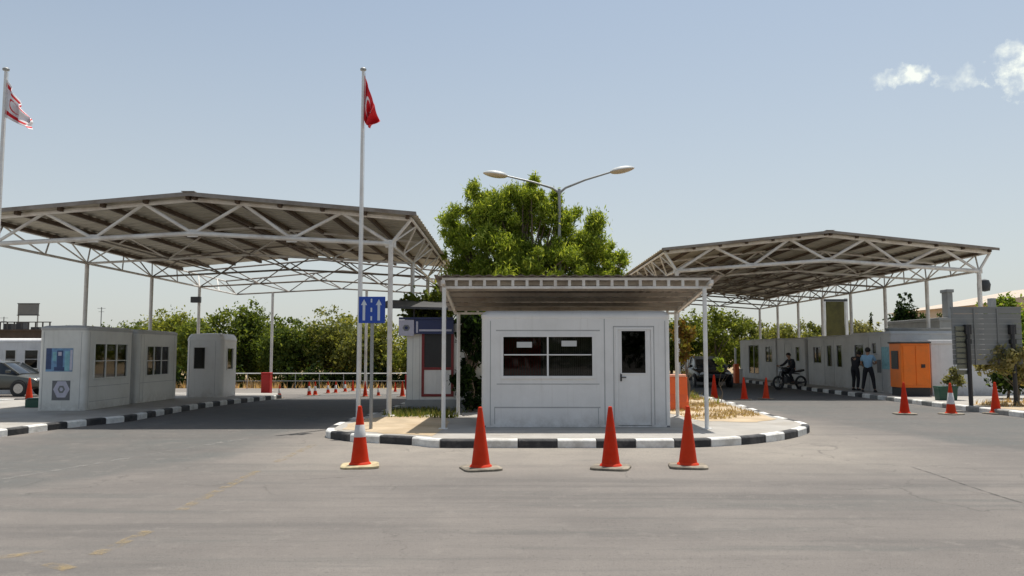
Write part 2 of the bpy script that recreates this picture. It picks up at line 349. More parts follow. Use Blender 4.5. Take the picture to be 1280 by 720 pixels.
def roadmat():
    m, n, l, p = newmat('asphalt'); p.inputs['Roughness'].default_value = .88; p.inputs['Specular IOR Level'].default_value = .25
    t = n.new('ShaderNodeTexCoord'); at_ = n.new('ShaderNodeAttribute'); at_.attribute_name = 'lane'
    def noise(sc, det=6, rough=.6, stretch=None):
        x = n.new('ShaderNodeTexNoise'); x.inputs['Scale'].default_value = sc; x.inputs['Detail'].default_value = det; x.inputs['Roughness'].default_value = rough
        if stretch:
            mp = n.new('ShaderNodeMapping'); mp.inputs['Scale'].default_value = stretch[0]; mp.inputs['Rotation'].default_value = (0, 0, stretch[1]); l.new(t.outputs['Object'], mp.inputs[0]); l.new(mp.outputs[0], x.inputs['Vector'])
        else: l.new(t.outputs['Object'], x.inputs['Vector'])
        return x.outputs['Fac']
    def rng_(src, a, b, c, d):
        r = n.new('ShaderNodeMapRange'); l.new(src, r.inputs[0])
        for i, v in enumerate((a, b, c, d)): r.inputs[i+1].default_value = v
        return r.outputs[0]
    def mixc(f, a, b, bt='MIX'):
        x = n.new('ShaderNodeMix'); x.data_type = 'RGBA'; x.blend_type = bt
        if isinstance(f, float): x.inputs[0].default_value = f
        else: l.new(f, x.inputs[0])
        for i, v in ((6, a), (7, b)):
            if isinstance(v, tuple): x.inputs[i].default_value = (*v, 1)
            else: l.new(v, x.inputs[i])
        return x.outputs[2]
    def mth(op, a, b):
        x = n.new('ShaderNodeMath'); x.operation = op
        for i, v in enumerate((a, b)):
            if isinstance(v, (int, float)): x.inputs[i].default_value = v
            else: l.new(v, x.inputs[i])
        return x.outputs[0]
    lane = mth('ADD', at_.outputs['Fac'], rng_(noise(.9, 8, .7), .3, .7, -.35, .35))
    lane = rng_(lane, .25, .85, 0, 1)
    dn = n.new('ShaderNodeAttribute'); dn.attribute_name = 'dust'
    dfac = mth('MULTIPLY', dn.outputs['Fac'], rng_(noise(1.1, 7, .65), .3, .62, .45, 1))
    c = mixc(lane, (.240, .216, .195), (.134, .137, .131))
    c = mixc(rng_(noise(.35, 8, .65), .36, .62, 0, .8), c, (.172, .156, .144))              # broad stains
    c = mixc(rng_(noise(.8, 9, .7, ((.12, 1.6, 1), .12)), .50, .62, 0, .65), c, (.140, .130, .122))  # tyre-swept streaks across
    c = mixc(rng_(noise(.7, 9, .7, ((.2, 2.2, 1), -.45)), .52, .63, 0, .7), c, (.15, .145, .135))
    c = mixc(rng_(noise(3.5, 9, .75), .55, .68, 0, .6), c, (.27, .245, .22))                # dust
    c = mixc(mth('MULTIPLY', dfac, .85), c, (.36, .322, .275))
    c = mixc(rng_(noise(24, 3, .7), .56, .70, 0, .6), c, (.10, .095, .09))
    c = mixc(rng_(noise(9, 6, .8, ((.3, 1.5, 1), .05)), .58, .68, 0, .5), c, (.13, .12, .112))
    c = mixc(rng_(noise(13, 5, .8), .62, .72, 0, .5), c, (.34, .31, .27))
    c = mixc(rng_(noise(95, 2, .5), .35, .65, 0, 1), c, mixc(.0 + 1., c, (.68, .68, .68), 'MULTIPLY'))
    v = n.new('ShaderNodeTexVoronoi'); v.feature = 'DISTANCE_TO_EDGE'; v.inputs['Scale'].default_value = .33; v.inputs['Randomness'].default_value = 1
    nd = n.new('ShaderNodeTexNoise'); nd.inputs['Scale'].default_value = 1.3; nd.inputs['Detail'].default_value = 8; l.new(t.outputs['Object'], nd.inputs['Vector'])
    va = n.new('ShaderNodeVectorMath'); va.operation = 'MULTIPLY_ADD'; l.new(nd.outputs['Color'], va.inputs[0]); va.inputs[1].default_value = (1.6, 1.6, 0); l.new(t.outputs['Object'], va.inputs[2])
    l.new(va.outputs[0], v.inputs['Vector'])
    crack = mth('MULTIPLY', rng_(v.outputs['Distance'], .0, .006, 1, 0), rng_(noise(.25, 3), .50, .56, 0, .55))
    c = mixc(crack, c, (.07, .065, .06))
    l.new(c, p.inputs['Base Color'])
    b = n.new('ShaderNodeBump'); b.inputs['Strength'].default_value = .6; b.inputs['Distance'].default_value = .012
    l.new(noise(45, 6, .75), b.inputs['Height']); l.new(b.outputs[0], p.inputs['Normal'])
    return m
M['road'] = roadmat()
ro = rb.build('road', M['road'], smooth=True)
a = ro.data.attributes.new('lane', 'FLOAT', 'POINT'); a.data.foreach_set('value', cols)
a = ro.data.attributes.new('dust', 'FLOAT', 'POINT'); a.data.foreach_set('value', dusts)
tag(ro, kind='structure')
def wornpaint(name, col, lo=.46, hi=.62):
    m, n, l, p = newmat(name); p.inputs['Roughness'].default_value = .8; p.inputs['Base Color'].default_value = (*col, 1)
    t = n.new('ShaderNodeTexCoord'); x = n.new('ShaderNodeTexNoise'); x.inputs['Scale'].default_value = 5; x.inputs['Detail'].default_value = 9; x.inputs['Roughness'].default_value = .75
    l.new(t.outputs['Object'], x.inputs['Vector']); r = n.new('ShaderNodeMapRange'); l.new(x.outputs['Fac'], r.inputs[0])
    r.inputs[1].default_value = lo; r.inputs[2].default_value = hi; r.inputs[4].default_value = .6
    l.new(r.outputs[0], p.inputs['Alpha']); return m
M['yline'] = wornpaint('worn_yellow_line', (.40, .29, .13), .46, .68); M['wline'] = wornpaint('worn_white_line', (.42, .40, .37), .48, .7)
M['darkjoint'] = wornpaint('bitumen_joint', (.05, .048, .045), .38, .6)
lb = MB()
def strip(pts, w, dz=.005):
    vs = []; fs = []
    for i, p in enumerate(pts):
        p = Vector(p); d = (Vector(pts[min(i+1, len(pts)-1)]) - Vector(pts[max(i-1, 0)])).normalized(); nrm = Vector((-d.y, d.x))
        for s_ in (-1, 1):
            q = p + nrm * w/2 * s_; vs.append((q.x, q.y, g(q.x, q.y) + dz))
    for i in range(len(pts)-1): fs.append((2*i, 2*i+1, 2*i+3, 2*i+2))
    lb.add(vs, fs)
for a0, b0 in (((118, 694), (186, 664)), ((225, 638), (322, 589)), ((345, 578), (392, 556)), ((0, 697), (62, 690)), ((60, 705), (88, 712))):
    A = G(*a0); B = G(*b0); strip([(A.x, A.y), (B.x, B.y)], .13)
tag(lb.build('yellow_line', M['yline']), kind='structure')
lb = MB()
P = [G(*q) for q in ((-40, 606), (60, 590), (130, 578), (200, 566), (260, 556), (310, 548))]
strip([(p.x, p.y) for p in P], .12); tag(lb.build('white_line', M['wline']), kind='structure')
lb = MB(); P = [G(*q) for q in ((1140, 584), (1168, 593), (1205, 606), (1245, 619), (1300, 636), (1400, 664))]; strip([(p.x, p.y) for p in P], .035, .004)
tag(lb.build('asphalt_joint', M['darkjoint']), kind='structure')
# ---------------------------------------------------------------- islands and kerbs
def resample(path, seg, sub=4):
    pts = [Vector(p) for p in path]
    # smooth by Catmull-Rom
    out = []
    for i in range(len(pts)-1):
        p0 = pts[max(i-1, 0)]; p1 = pts[i]; p2 = pts[i+1]; p3 = pts[min(i+2, len(pts)-1)]
        for k in range(12):
            t = k/12; out.append(.5*((2*p1)+(p2-p0)*t+(2*p0-5*p1+4*p2-p3)*t*t+(3*p1-p0-3*p2+p3)*t**3))
    out.append(pts[-1])
    d = [0.]
    for i in range(1, len(out)): d.append(d[-1] + (out[i]-out[i-1]).length)
    n = max(1, int(round(d[-1]/seg))) * sub; res = []; j = 0
    for k in range(n+1):
        s_ = d[-1]*k/n
        while j < len(d)-2 and d[j+1] < s_: j += 1
        t = (s_-d[j])/max(1e-6, d[j+1]-d[j]); res.append(out[j].lerp(out[j+1], t))
    return res
def kerb(path, inner_side, seg=.72, first=0, h=.15, w=.16, faded=None):
    """path: outer edge; inner_side +1 = island on the left of the travel direction"""
    sub = 4; pts = resample(path, seg, sub); mb = MB(); prof = ((0, -.05), (.0, h-.03), (.02, h-.006), (.04, h), (w, h), (w, -.05))
    def nor(i):
        d = (pts[min(i+1, len(pts)-1)] - pts[max(i-1, 0)]).normalized(); return Vector((-d.y, d.x)) * inner_side
    nseg = (len(pts)-1)//sub
    for s_ in range(nseg):
        dark = (s_ + first) % 2
        mb.m = (2 if faded and pts[s_*sub].y < faded else 1) if dark else 0
        rs = []
        for k in range(sub+1):
            i = s_*sub+k; p = pts[i].copy()
            if k == 0: p = p.lerp(pts[i+1], .04)
            if k == sub: p = p.lerp(pts[i-1], .04)
            nn = nor(i); jit = random.uniform(-.004, .004)
            rs.append([(p.x+nn.x*a_, p.y+nn.y*a_, g(p.x, p.y)+b_) for a_, b_ in prof])
        mb.rings(rs)
    o = mb.build('kerb', [M['kwhite'], M['kblack'], M['kgrey']], smooth=False, bevel=.006); tag(o, kind='structure')
    return [(pts[i] + nor(i)*(w-.005)) for i in range(len(pts))]
def plateau(poly, h, mt, name='pavement', step=1.2):
    """sheet over polygon with terrain-following height"""
    bm = bmesh.new(); vs = [bm.verts.new((p[0], p[1], 0)) for p in poly]; bm.faces.new(vs)
    bmesh.ops.triangulate(bm, faces=bm.faces)
    for axis in (0, 1):
        lo = min(p[axis] for p in poly); hi = max(p[axis] for p in poly); c = lo + step
        while c < hi:
            no = (1, 0, 0) if axis == 0 else (0, 1, 0); co = (c, 0, 0) if axis == 0 else (0, c, 0)
            bmesh.ops.bisect_plane(bm, geom=bm.verts[:]+bm.edges[:]+bm.faces[:], plane_co=co, plane_no=no); c += step*3
    for v in bm.verts: v.co.z = g(v.co.x, v.co.y) + h
    bmesh.ops.recalc_face_normals(bm, faces=bm.faces)
    me = bpy.data.meshes.new(name); bm.to_mesh(me); bm.free(); me.materials.append(mt)
    for p in me.polygons:
        if p.normal.z < 0: p.flip()
    o = bpy.data.objects.new(name, me); COL.objects.link(o); return tag(o, kind='structure')
cpath = [(-3.3, 48), (-3.35, 34), (-3.4, 24), (-3.6, 20.5), (-3.85, 18.4), (-3.77, 16.4), (-3.46, 15.8), (-3.06, 15.4), (-2.57, 15.15), (-2.2, 15), (-1.73, 14.75), (-1.31, 14.42),
         (0, 14.4), (2, 14.4), (3.31, 14.5), (4.28, 14.9), (4.95, 15.4), (5.5, 15.95), (6.05, 16.7), (6.4, 17.4), (6.5, 18.3), (6.5, 20), (6.8, 23.8), (6.9, 28), (6.9, 40), (6.9, 58)]
inn = kerb(cpath, 1, .7, 1)
plateau([(p.x, p.y) for p in inn], .146, M['pave'], 'traffic_island')
wpath = [(-9.0, 31.5), (-9.2, 28.5), (-9.35, 26), (-9.45, 22.5), (-9.4, 20), (-9.75, 18.8), (-10.05, 17.6), (-10.35, 16), (-11.2, 14.8), (-13, 14.1), (-22, 13.8)]
inn = kerb(wpath[::-1], 1, .56, 0)
plateau([(p.x, p.y) for p in inn] + [(-9.6, 33.5), (-15, 34.5), (-15, 29), (-16.6, 26.2), (-22, 26)], .146, M['pave'], 'traffic_island')
k2 = kerb([(-32, 27.2), (-24, 27.2), (-17.3, 27.2), (-16.0, 28.2), (-15.4, 30), (-15.2, 34)], 1, .6, 0)
epath = [(40, 11), (17, 13.2), (14, 16), (13.35, 19), (13.25, 21.5), (13.15, 24), (13.15, 28.8), (13.1, 34), (13.1, 44), (13.1, 52)]
inn = kerb(epath, -1, .62, 1, faded=29.5)
plateau([(p.x, p.y) for p in inn] + [(42, 52), (42, 11)], .146, M['pave'], 'pavement')
# sandy patches on the islands
def patch(poly, h, mt, name): return plateau(poly, h, mt, name)
def blob(poly, jit=.12, n=5):
    out = []
    for i in range(len(poly)):
        a_ = Vector(poly[i]); b_ = Vector(poly[(i+1) % len(poly)])
        for k in range(n):
            p = a_.lerp(b_, k/n); out.append((p.x+random.uniform(-jit, jit), p.y+random.uniform(-jit, jit)))
    return out
patch(blob([(-3.45, 16.3), (-2.4, 15.45), (-1.45, 15.0), (-1.35, 17.6), (-1.6, 19.4), (-3.1, 19.6), (-3.55, 18.2)], .06), .150, M['sand'], 'sandy_soil')
patch(blob([(4.2, 18.3), (5.4, 17.9), (6.15, 18.8), (6.2, 21), (6.4, 24.5), (6.5, 29), (3.9, 29), (3.9, 22)], .08), .150, M['sand'], 'sandy_soil')
patch(blob([(13.6, 21.2), (20, 20.5), (20, 25), (15.6, 25.6), (13.6, 24)], .08), .150, M['sand'], 'sandy_soil')
patch(blob([(-2.9, 23.5), (6.2, 30), (6.2, 47), (-2.9, 46)], .1), .150, M['sand'], 'sandy_soil')
# ---------------------------------------------------------------- large steel canopies
def big_canopy(label, xc, hw, y0, nb, dy, zb_edge, zb_peak, zt_edge, zt_peak, over, nnode, r0, sheet_end, extra_posts=(), name='steel_canopy', skip_right=()):
    """gabled space-frame canopy. hw: half width of the bottom chord; nnode: number of bottom bays"""
    root = empty(name, (xc, y0, g(xc, y0)), 0, label, 'canopy')
    oz = -g(xc, y0)
    def bot(x): return oz + zb_edge + (zb_peak-zb_edge)*(1-abs(x)/hw)
    W2 = hw + over
    def top(x): return oz + zt_edge + (zt_peak-zt_edge)*(1-abs(x)/W2)
    Y = [dy*k for k in range(nb+1)]
    bx = [-hw + 2*hw*k/nnode for k in range(nnode+1)]
    tx = [-W2] + [(bx[k]+bx[k+1])/2 for k in range(nnode)] + [W2]
    for j, y in enumerate(Y):
        mb = MB(); big = j == 0
        rc = r0 if big else r0*.62; rw = r0*.72 if big else r0*.42
        n = 8
        mb.tube([(-W2, y, top(-W2)), (0, y, top(0)), (W2, y, top(W2))], rc, n)
        mb.tube([(-hw, y, bot(-hw)), (0, y, bot(0)), (hw, y, bot(hw))], rc, n)
        for k in range(nnode+1):
            if k <= nnode:
                mb.tube([(tx[k], y, top(tx[k])), (bx[k], y, bot(bx[k]))], rw, 6)
                mb.tube([(bx[k], y, bot(bx[k])), (tx[k+1], y, top(tx[k+1]))], rw, 6)
        if big:
            for k in range(nnode+1):   # gusset plates at the nodes
                mb.box(bx[k]-.13, bx[k]+.13, y-.012, y+.012, bot(bx[k])-.09, bot(bx[k])+.10)
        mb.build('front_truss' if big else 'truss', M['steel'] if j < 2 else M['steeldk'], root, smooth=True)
    for sx in (-1, 1):     # side trusses
        mb = MB(); ye = Y[-1]
        mb.tube([(sx*W2, 0, top(W2)), (sx*W2, ye, top(W2))], r0*.6, 8)
        mb.tube([(sx*hw, 0, bot(hw)), (sx*hw, ye, bot(hw))], r0*.62, 8)
        for j in range(nb):
            for k in range(2):
                ya = Y[j] + dy*k/2; yb = ya + dy/2; ym = (ya+yb)/2
                mb.tube([(sx*hw, ya, bot(hw)), (sx*W2, ym, top(W2))], r0*.42, 6); mb.tube([(sx*W2, ym, top(W2)), (sx*hw, yb, bot(hw))], r0*.42, 6)
        mb.build('side_truss', M['steel'], root, smooth=True)
    for k in range(1, nnode):          # longitudinal ties along the inner bottom nodes
        mb = MB()
        for j in range(nb):
            mb.tube([(bx[k], Y[j], bot(bx[k])), (bx[k], Y[j+1], bot(bx[k]))], r0*.4, 6)
        mb.build('tie_rod', M['steeldk'], root, smooth=True)
    ys_ = sheet_end - y0
    mb = MB(); npu = int(W2/0.95)
    for sx in (-1, 1):
        for k in range(npu+1):
            x = sx*(W2*.985 - k*W2*.97/npu); z = top(x) + r0*.6
            mb.box(x-.04, x+.04, -.22, ys_-.1, z-.06, z+.04)
    mb.build('purlins', M['purlin'], root)
    mb = MB()
    for sx in (-1, 1):     # corrugated sheeting, 3 cm of profile
        z0 = top(0)+r0*.6+.062; z1 = top(W2)+r0*.6+.062; x1 = sx*(W2+.14); m_ = int((ys_+.5)/.11); vs = []; fs = []
        for i in range(m_+1):
            y = -.32 + i*.11; dz = .016*(1 if (i % 4) < 2 else -1)
            for t in (0, 1): 
                for w_ in (0, .006): vs.append((sx*.005 + (x1)*t, y, z0+(z1-z0)*t+dz+w_))
        for i in range(m_):
            a_ = i*4; b_ = a_+4
            fs += [(a_, a_+2, b_+2, b_), (a_+1, b_+1, b_+3, a_+3), (a_+2, a_+3, b_+3, b_+2)]
        mb.add(vs, fs)
    mb.build('roof_sheet', M['sheet'], root)
    mb = MB()
    for sx in (-1, 1):     # verge trim at the front
        mb.add([(0, -.36, top(0)+r0*.6-.01), (sx*(W2+.16), -.36, top(W2)+r0*.6-.01), (sx*(W2+.16), -.36, top(W2)+r0*.6+.088), (0, -.36, top(0)+r0*.6+.088),
                (0, -.335, top(0)+r0*.6-.01), (sx*(W2+.16), -.335, top(W2)+r0*.6-.01), (sx*(W2+.16), -.335, top(W2)+r0*.6+.088), (0, -.335, top(0)+r0*.6+.088)],
               [(0,1,2,3),(4,7,6,5),(0,4,5,1),(3,2,6,7),(1,5,6,2),(0,3,7,4)])
    mb.box(-.16, .16, -.4, ys_+.1, top(0)+r0*.6+.088, top(0)+r0*.6+.10)
    mb.build('roof_trim', M['steeldk'], root)
    posts = [(sx*hw, y) for y in Y for sx in (-1, 1) if not (y > sheet_end-y0+2)] + list(extra_posts)
    for x, y in posts:
        zb = g(xc+x, y0+y) + oz
        base = .15
        mb = MB(); pr = r0*1.05
        mb.tube([(x, y, zb+base-.02), (x, y, bot(x) if abs(x) <= hw else bot(hw))], pr, 12)
        mb.box(x-.15, x+.15, y-.15, y+.15, zb+base-.02, zb+base+.02)
        mb.build('post', M['steel'], root, smooth=True)
    return root
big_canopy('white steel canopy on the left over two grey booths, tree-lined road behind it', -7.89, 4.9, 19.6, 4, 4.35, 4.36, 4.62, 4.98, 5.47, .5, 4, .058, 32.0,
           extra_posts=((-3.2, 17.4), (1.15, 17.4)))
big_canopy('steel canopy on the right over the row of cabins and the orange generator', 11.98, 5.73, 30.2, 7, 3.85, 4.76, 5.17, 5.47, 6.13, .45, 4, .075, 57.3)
# ---------------------------------------------------------------- small canopy over the white booth
cy0, cy1 = 16.42, 19.6; zc0, zc1 = 3.20, 2.78
ca = empty('booth_canopy', (1.3, 16.42, .146), 0, 'low flat canopy with ladder-shaped white beam over the central booth', 'canopy')
def L3(p): return (p[0]-1.3, p[1]-16.42, p[2]-.146)
def ladder(y, zt, h, x0, x1, pitch, nm, t=.028):
    mb = MB(); n = int((x1-x0)/pitch)
    z0 = zt-h
    for z in (zt-t/2, z0+t/2): mb.box(x0-1.3, x1-1.3, y-16.42-.025, y-16.42+.025, z-t/2-.146-.012, z+t/2-.146+.012)
    for k in range(n+1):
        x = x0+(x1-x0)*k/n-1.3; mb.box(x-.03, x+.03, y-16.42-.023, y-16.42+.023, z0+.002-.146+.04, zt-.04-.146)
    return mb.build(nm, M['steel'], ca, bevel=.004)
ladder(cy0, 3.215, .205, -1.44, 4.1, .29, 'front_beam'); ladder(cy1, 2.80, .17, -1.42, 4.1, .29, 'rear_beam')
mb = MB()
for i in range(6):        # battens across the width, along X, stepping down to the rear
    y = cy0+.2+i*(cy1-cy0-.3)/5.; z = 3.215-(y-cy0)/(cy1-cy0)*(.42)-.02
    mb.box(-1.55-1.3, 4.2-1.3, y-.035-16.42, y+.035-16.42, z-.085-.146, z-.003-.146)
mb.build('battens', M['wood'], ca)
for i in range(2):
    mb = MB(); x = -1.40+i*5.46
    mb.add([L3(p) for p in ((x-.03, cy0-.25, 3.16), (x+.03, cy0-.25, 3.16), (x+.03, cy1+.3, 2.70), (x-.03, cy1+.3, 2.70),
            (x-.03, cy0-.25, 3.085), (x+.03, cy0-.25, 3.085), (x+.03, cy1+.3, 2.625), (x-.03, cy1+.3, 2.625))],
           [(0,1,2,3),(4,7,6,5),(0,4,5,1),(1,5,6,2),(2,6,7,3),(3,7,4,0)])
    mb.build('rafter', M['steel'], ca)
mb = MB(); vs = []; fs = []; m_ = int((4.35+1.6)/.055)
for i in range(m_+1):
    x = -1.6+i*.055; dz = .011*(1 if i % 4 < 2 else -1)
    for t in (0, 1):
        y = (cy0-.12) if t == 0 else cy1+.35
        for w_ in (0, .005): vs.append(L3((x, y, 3.245-(y-cy0)/(cy1-cy0)*.42+dz+w_)))
for i in range(m_):
    a_ = i*4; b_ = a_+4; fs += [(a_, a_+2, b_+2, b_), (a_+1, b_+1, b_+3, a_+3), (a_, b_, b_+1, a_+1)]
mb.add(vs, fs); mb.build('roof_sheet', M['sheet2'], ca)
for x, y, z in ((-1.395, 16.42, 3.02), (3.96, 16.42, 3.02), (-1.31, 19.6, 2.64), (4.02, 19.6, 2.64)):
    mb = MB(); mb.tube([L3((x, y, .13)), L3((x, y, z))], .043, 12); mb.box(x-1.3-.09, x-1.3+.09, y-16.42-.09, y-16.42+.09, -.01, .012); mb.build('post', M['wpaint'], ca, smooth=True)
# ---------------------------------------------------------------- cabins
class Fr:   # wall frame: point(u, z, out)
    def __init__(s, side, w, d):
        o, du, no, s.W = {'front': ((-w/2, -d/2), (1, 0), (0, -1), w), 'right': ((w/2, -d/2), (0, 1), (1, 0), d),
                          'back': ((w/2, d/2), (-1, 0), (0, 1), w), 'left': ((-w/2, d/2), (0, -1), (-1, 0), d)}[side]
        s.o, s.d, s.n = o, du, no
    def p(s, u, z, out): return (s.o[0]+s.d[0]*u+s.n[0]*out, s.o[1]+s.d[1]*u+s.n[1]*out, z)
    def box(s, mb, u0, u1, z0, z1, o0, o1):
        mb.add([s.p(u0,z0,o0),s.p(u1,z0,o0),s.p(u1,z0,o1),s.p(u0,z0,o1),s.p(u0,z1,o0),s.p(u1,z1,o0),s.p(u1,z1,o1),s.p(u0,z1,o1)],
               [(0,3,2,1),(4,5,6,7),(0,1,5,4),(1,2,6,5),(2,3,7,6),(3,0,4,7)])
    def wall(s, mb, u0, u1, z0, z1, holes, th=.05):
        us = sorted({u0, u1, *[h[0] for h in holes], *[h[1] for h in holes]}); zs = sorted({z0, z1, *[h[2] for h in holes], *[h[3] for h in holes]})
        def solid(i, k):
            if not (0 <= i < len(us)-1 and 0 <= k < len(zs)-1): return False
            cu = (us[i]+us[i+1])/2; cz = (zs[k]+zs[k+1])/2
            return not any(h[0] < cu < h[1] and h[2] < cz < h[3] for h in holes)
        for i in range(len(us)-1):
            for k in range(len(zs)-1):
                if not solid(i, k): continue
                a_, b_, c_, d_ = us[i], us[i+1], zs[k], zs[k+1]
                mb.add([s.p(a_,c_,0), s.p(b_,c_,0), s.p(b_,d_,0), s.p(a_,d_,0), s.p(a_,c_,-th), s.p(b_,c_,-th), s.p(b_,d_,-th), s.p(a_,d_,-th)],
                       [(0,1,2,3),(4,7,6,5)] + ([] if solid(i-1,k) else [(0,3,7,4)]) + ([] if solid(i+1,k) else [(1,5,6,2)])
                       + ([] if solid(i,k-1) else [(0,4,5,1)]) + ([] if solid(i,k+1) else [(3,2,6,7)]))
def cabin(name, label, cat, w, d, h, loc, rz=0., mt='grp', wins={}, doors={}, seams={}, r=.10, group=None, roofmt=None, framemt=None, chamf=.09, edge=.03):
    root = empty(name, loc, rz, label, cat, group); mt_ = M[mt]; fm = M[framemt] if framemt else mt_
    hw = h - chamf - .06; mb = MB()
    for side in ('front', 'right', 'back', 'left'):
        f = Fr(side, w, d); f.wall(mb, r, f.W-r, 0, hw, wins.get(side, []) + doors.get(side, []))
    for cx, cy, a0 in ((w/2-r, -d/2+r, -90), (w/2-r, d/2-r, 0), (-w/2+r, d/2-r, 90), (-w/2+r, -d/2+r, 180)):
        n = 6; vs = []
        for k in range(n+1):
            a_ = R(a0+90*k/n)
            for z in (0, hw): vs.append((cx+r*math.cos(a_), cy+r*math.sin(a_), z))
        mb.add(vs, [(2*k, 2*k+2, 2*k+3, 2*k+1) for k in range(n)])
    mb.add([(-w/2+r, -d/2+r, .02), (w/2-r, -d/2+r, .02), (w/2-r, d/2-r, .02), (-w/2+r, d/2-r, .02)], [(0, 1, 2, 3)])
    mb.build('wall', mt_, root, smooth=True)
    rb_ = MB()
    def ring(inset, z): return [(x*(w-2*inset)/w, y*(d-2*inset)/d, z) for x, y in rrect(w, d, r)]
    rb_.rings([ring(-.004, hw-.012), ring(-.012, hw+.004), ring(-.012, hw+.06), ring(.03, hw+.06+chamf*.55), ring(.09, hw+.06+chamf*.92), ring(.25, h), ring(min(w, d)*.38, h+.02)])
    rb_.build('roof', M[roofmt] if roofmt else mt_, root, smooth=True)
    for side, lst in wins.items():
        f = Fr(side, w, d)
        for hl in lst:
            u0, u1, z0, z1 = hl[:4]; nv = hl[4] if len(hl) > 4 else 1; hs = hl[5] if len(hl) > 5 else (); e = edge
            mb = MB()
            f.box(mb, u0-e, u1+e, z1-.004, z1+e, -.03, .022); f.box(mb, u0-e, u1+e, z0-e, z0+.004, -.03, .03)
            f.box(mb, u0-e, u0+.004, z0+.004, z1-.004, -.03, .022); f.box(mb, u1-.004, u1+e, z0+.004, z1-.004, -.03, .022)
            for k in range(1, nv+1):
                u = u0+(u1-u0)*k/(nv+1); f.box(mb, u-.018, u+.018, z0+.004, z1-.004, -.028, .012)
            for t in hs:
                z = z0+(z1-z0)*t; us = [u0+(u1-u0)*k/(nv+1) for k in range(nv+2)]
                for a_, b_ in zip(us[:-1], us[1:]): f.box(mb, a_+.018, b_-.018, z-.012, z+.012, -.026, .008)
            wo = mb.build('window', fm, root, bevel=.004)
            mb = MB(); f.box(mb, u0+.001, u1-.001, z0+.001, z1-.001, -.024, -.018); mb.build('pane', M['glass'], wo)
    for side, lst in doors.items():
        f = Fr(side, w, d)
        for dd in lst:   # (u0,u1,z0,z1, pane rect fractions)
            u0, u1, z0, z1 = dd[:4]; pane = dd[4] if len(dd) > 4 else None; mb = MB()
            e = .04
            f.box(mb, u0-e, u1+e, z1-.004, z1+e, -.03, .012)
            for q in ((u0-e, u0+.004), (u1-.004, u1+e)): f.box(mb, q[0], q[1], z0, z1-.004, -.03, .012)
            holes = []
            if pane: holes = [(u0+pane[0]*(u1-u0), u0+pane[1]*(u1-u0), z0+pane[2]*(z1-z0), z0+pane[3]*(z1-z0))]
            leaf = Fr(side, w, d); leaf.o = (leaf.o[0]-leaf.n[0]*.012, leaf.o[1]-leaf.n[1]*.012)
            leaf.wall(mb, u0+.008, u1-.008, z0+.01, z1-.008, holes, .03)
            if pane:
                a_, b_, c_, d_ = holes[0]; e = .022
                f.box(mb, a_-e, b_+e, d_, d_+e, -.012, .004); f.box(mb, a_-e, b_+e, c_-e, c_, -.012, .004); f.box(mb, a_-e, a_, c_, d_, -.012, .004); f.box(mb, b_, b_+e, c_, d_, -.012, .004)
                f.box(mb, u0+.10, u1-.10, z0+.12, z0+.14, -.012, -.006); f.box(mb, u0+.10, u1-.10, c_-.16, c_-.14, -.012, -.006)
            do = mb.build('door', fm, root)
            if pane:
                mb = MB(); f.box(mb, a_-.002, b_+.002, c_-.002, d_+.002, -.032, -.026); mb.build('pane', M['glass'], do)
            mb = MB(); zh = z0+(z1-z0)*.5
            f.box(mb, u0+.05, u0+.085, zh-.08, zh+.08, -.012, .0); f.box(mb, u0+.055, u0+.17, zh-.01, zh+.012, .012, .028); f.box(mb, u0+.055, u0+.078, zh-.01, zh+.012, 0, .012)
            mb.build('handle', M['darkmetal'], do)
    mb = MB(); any_ = False
    for side, lst in seams.items():
        f = Fr(side, w, d)
        for sm in lst: f.box(mb, *sm, -.002, .003); any_ = True
    if any_: mb.build('panel_seam', M['softseam' if mt in ('grp', 'grpold') else 'seam'], root)
    return root
# central booth: x -0.63..3.3
bx0, bx1 = -0.634, 3.30; bw = bx1-bx0; bcx = (bx0+bx1)/2; bY = 16.72; s_ = bY/1000
def ux(px): return (px-602)*bw/236
def uz(py): return (533-py)*2.385/143
root = cabin('guard_booth', 'white guard booth with wide window and glazed door in the middle', 'booth', bw, 2.35, 2.42, (bcx, bY+2.35/2, .15), 0, 'grp',
    wins={'front': [(ux(629), ux(740.5), uz(470), uz(421), 1, (.54,))], 'right': [(.8, 1.5, 1.1, 1.9, 1)], 'left': [(.8, 1.5, 1.1, 1.9, 1)]},
    doors={'front': [(ux(772), ux(814), .03, uz(412), (.12, .83, .545, .985))]},
    seams={'front': [(ux(755), ux(756.3), .05, 2.24), (ux(618), ux(750), uz(509.5), uz(508)), (ux(618), ux(619), .06, uz(509.5)), (ux(747), ux(748), .06, uz(509.5)), (ux(612.5), ux(613.6), .04, 2.2),
                     (ux(767), ux(817.5), uz(409), uz(407.6)), (ux(766.5), ux(767.6), .05, uz(407.6)), (ux(817), ux(818), .05, uz(407.6)), (ux(831), ux(832), .04, 2.2),
                     (ux(620), ux(750), uz(414), uz(412.5)), (ux(621), ux(749), uz(480.5), uz(479.3))]}, r=.13, chamf=.10, edge=.055)
mb = MB(); mb.box(-bw/2+.03, bw/2-.03, -1.17, 1.17, -.025, .03); mb.build('plinth', M['seam'], root)
mb = MB(); f = Fr('front', bw, 2.35)
f.box(mb, ux(646), ux(665), uz(434.5), uz(427.5), -.0175, -.015); mb.build('paper_notice', M['paper'], root)
mb = MB(); f.box(mb, ux(702), ux(721), uz(433), uz(426), -.0175, -.015); mb.build('paper_notice', M['paper'], root)
mb = MB()
for k in range(14):
    u = ux(631)+k*.055; f.box(mb, u, u+.04, uz(469), uz(423), -.13-.02*(k % 2), -.11-.02*(k % 2))
mb.build('curtain', M['curtain'], root)
mb = MB()
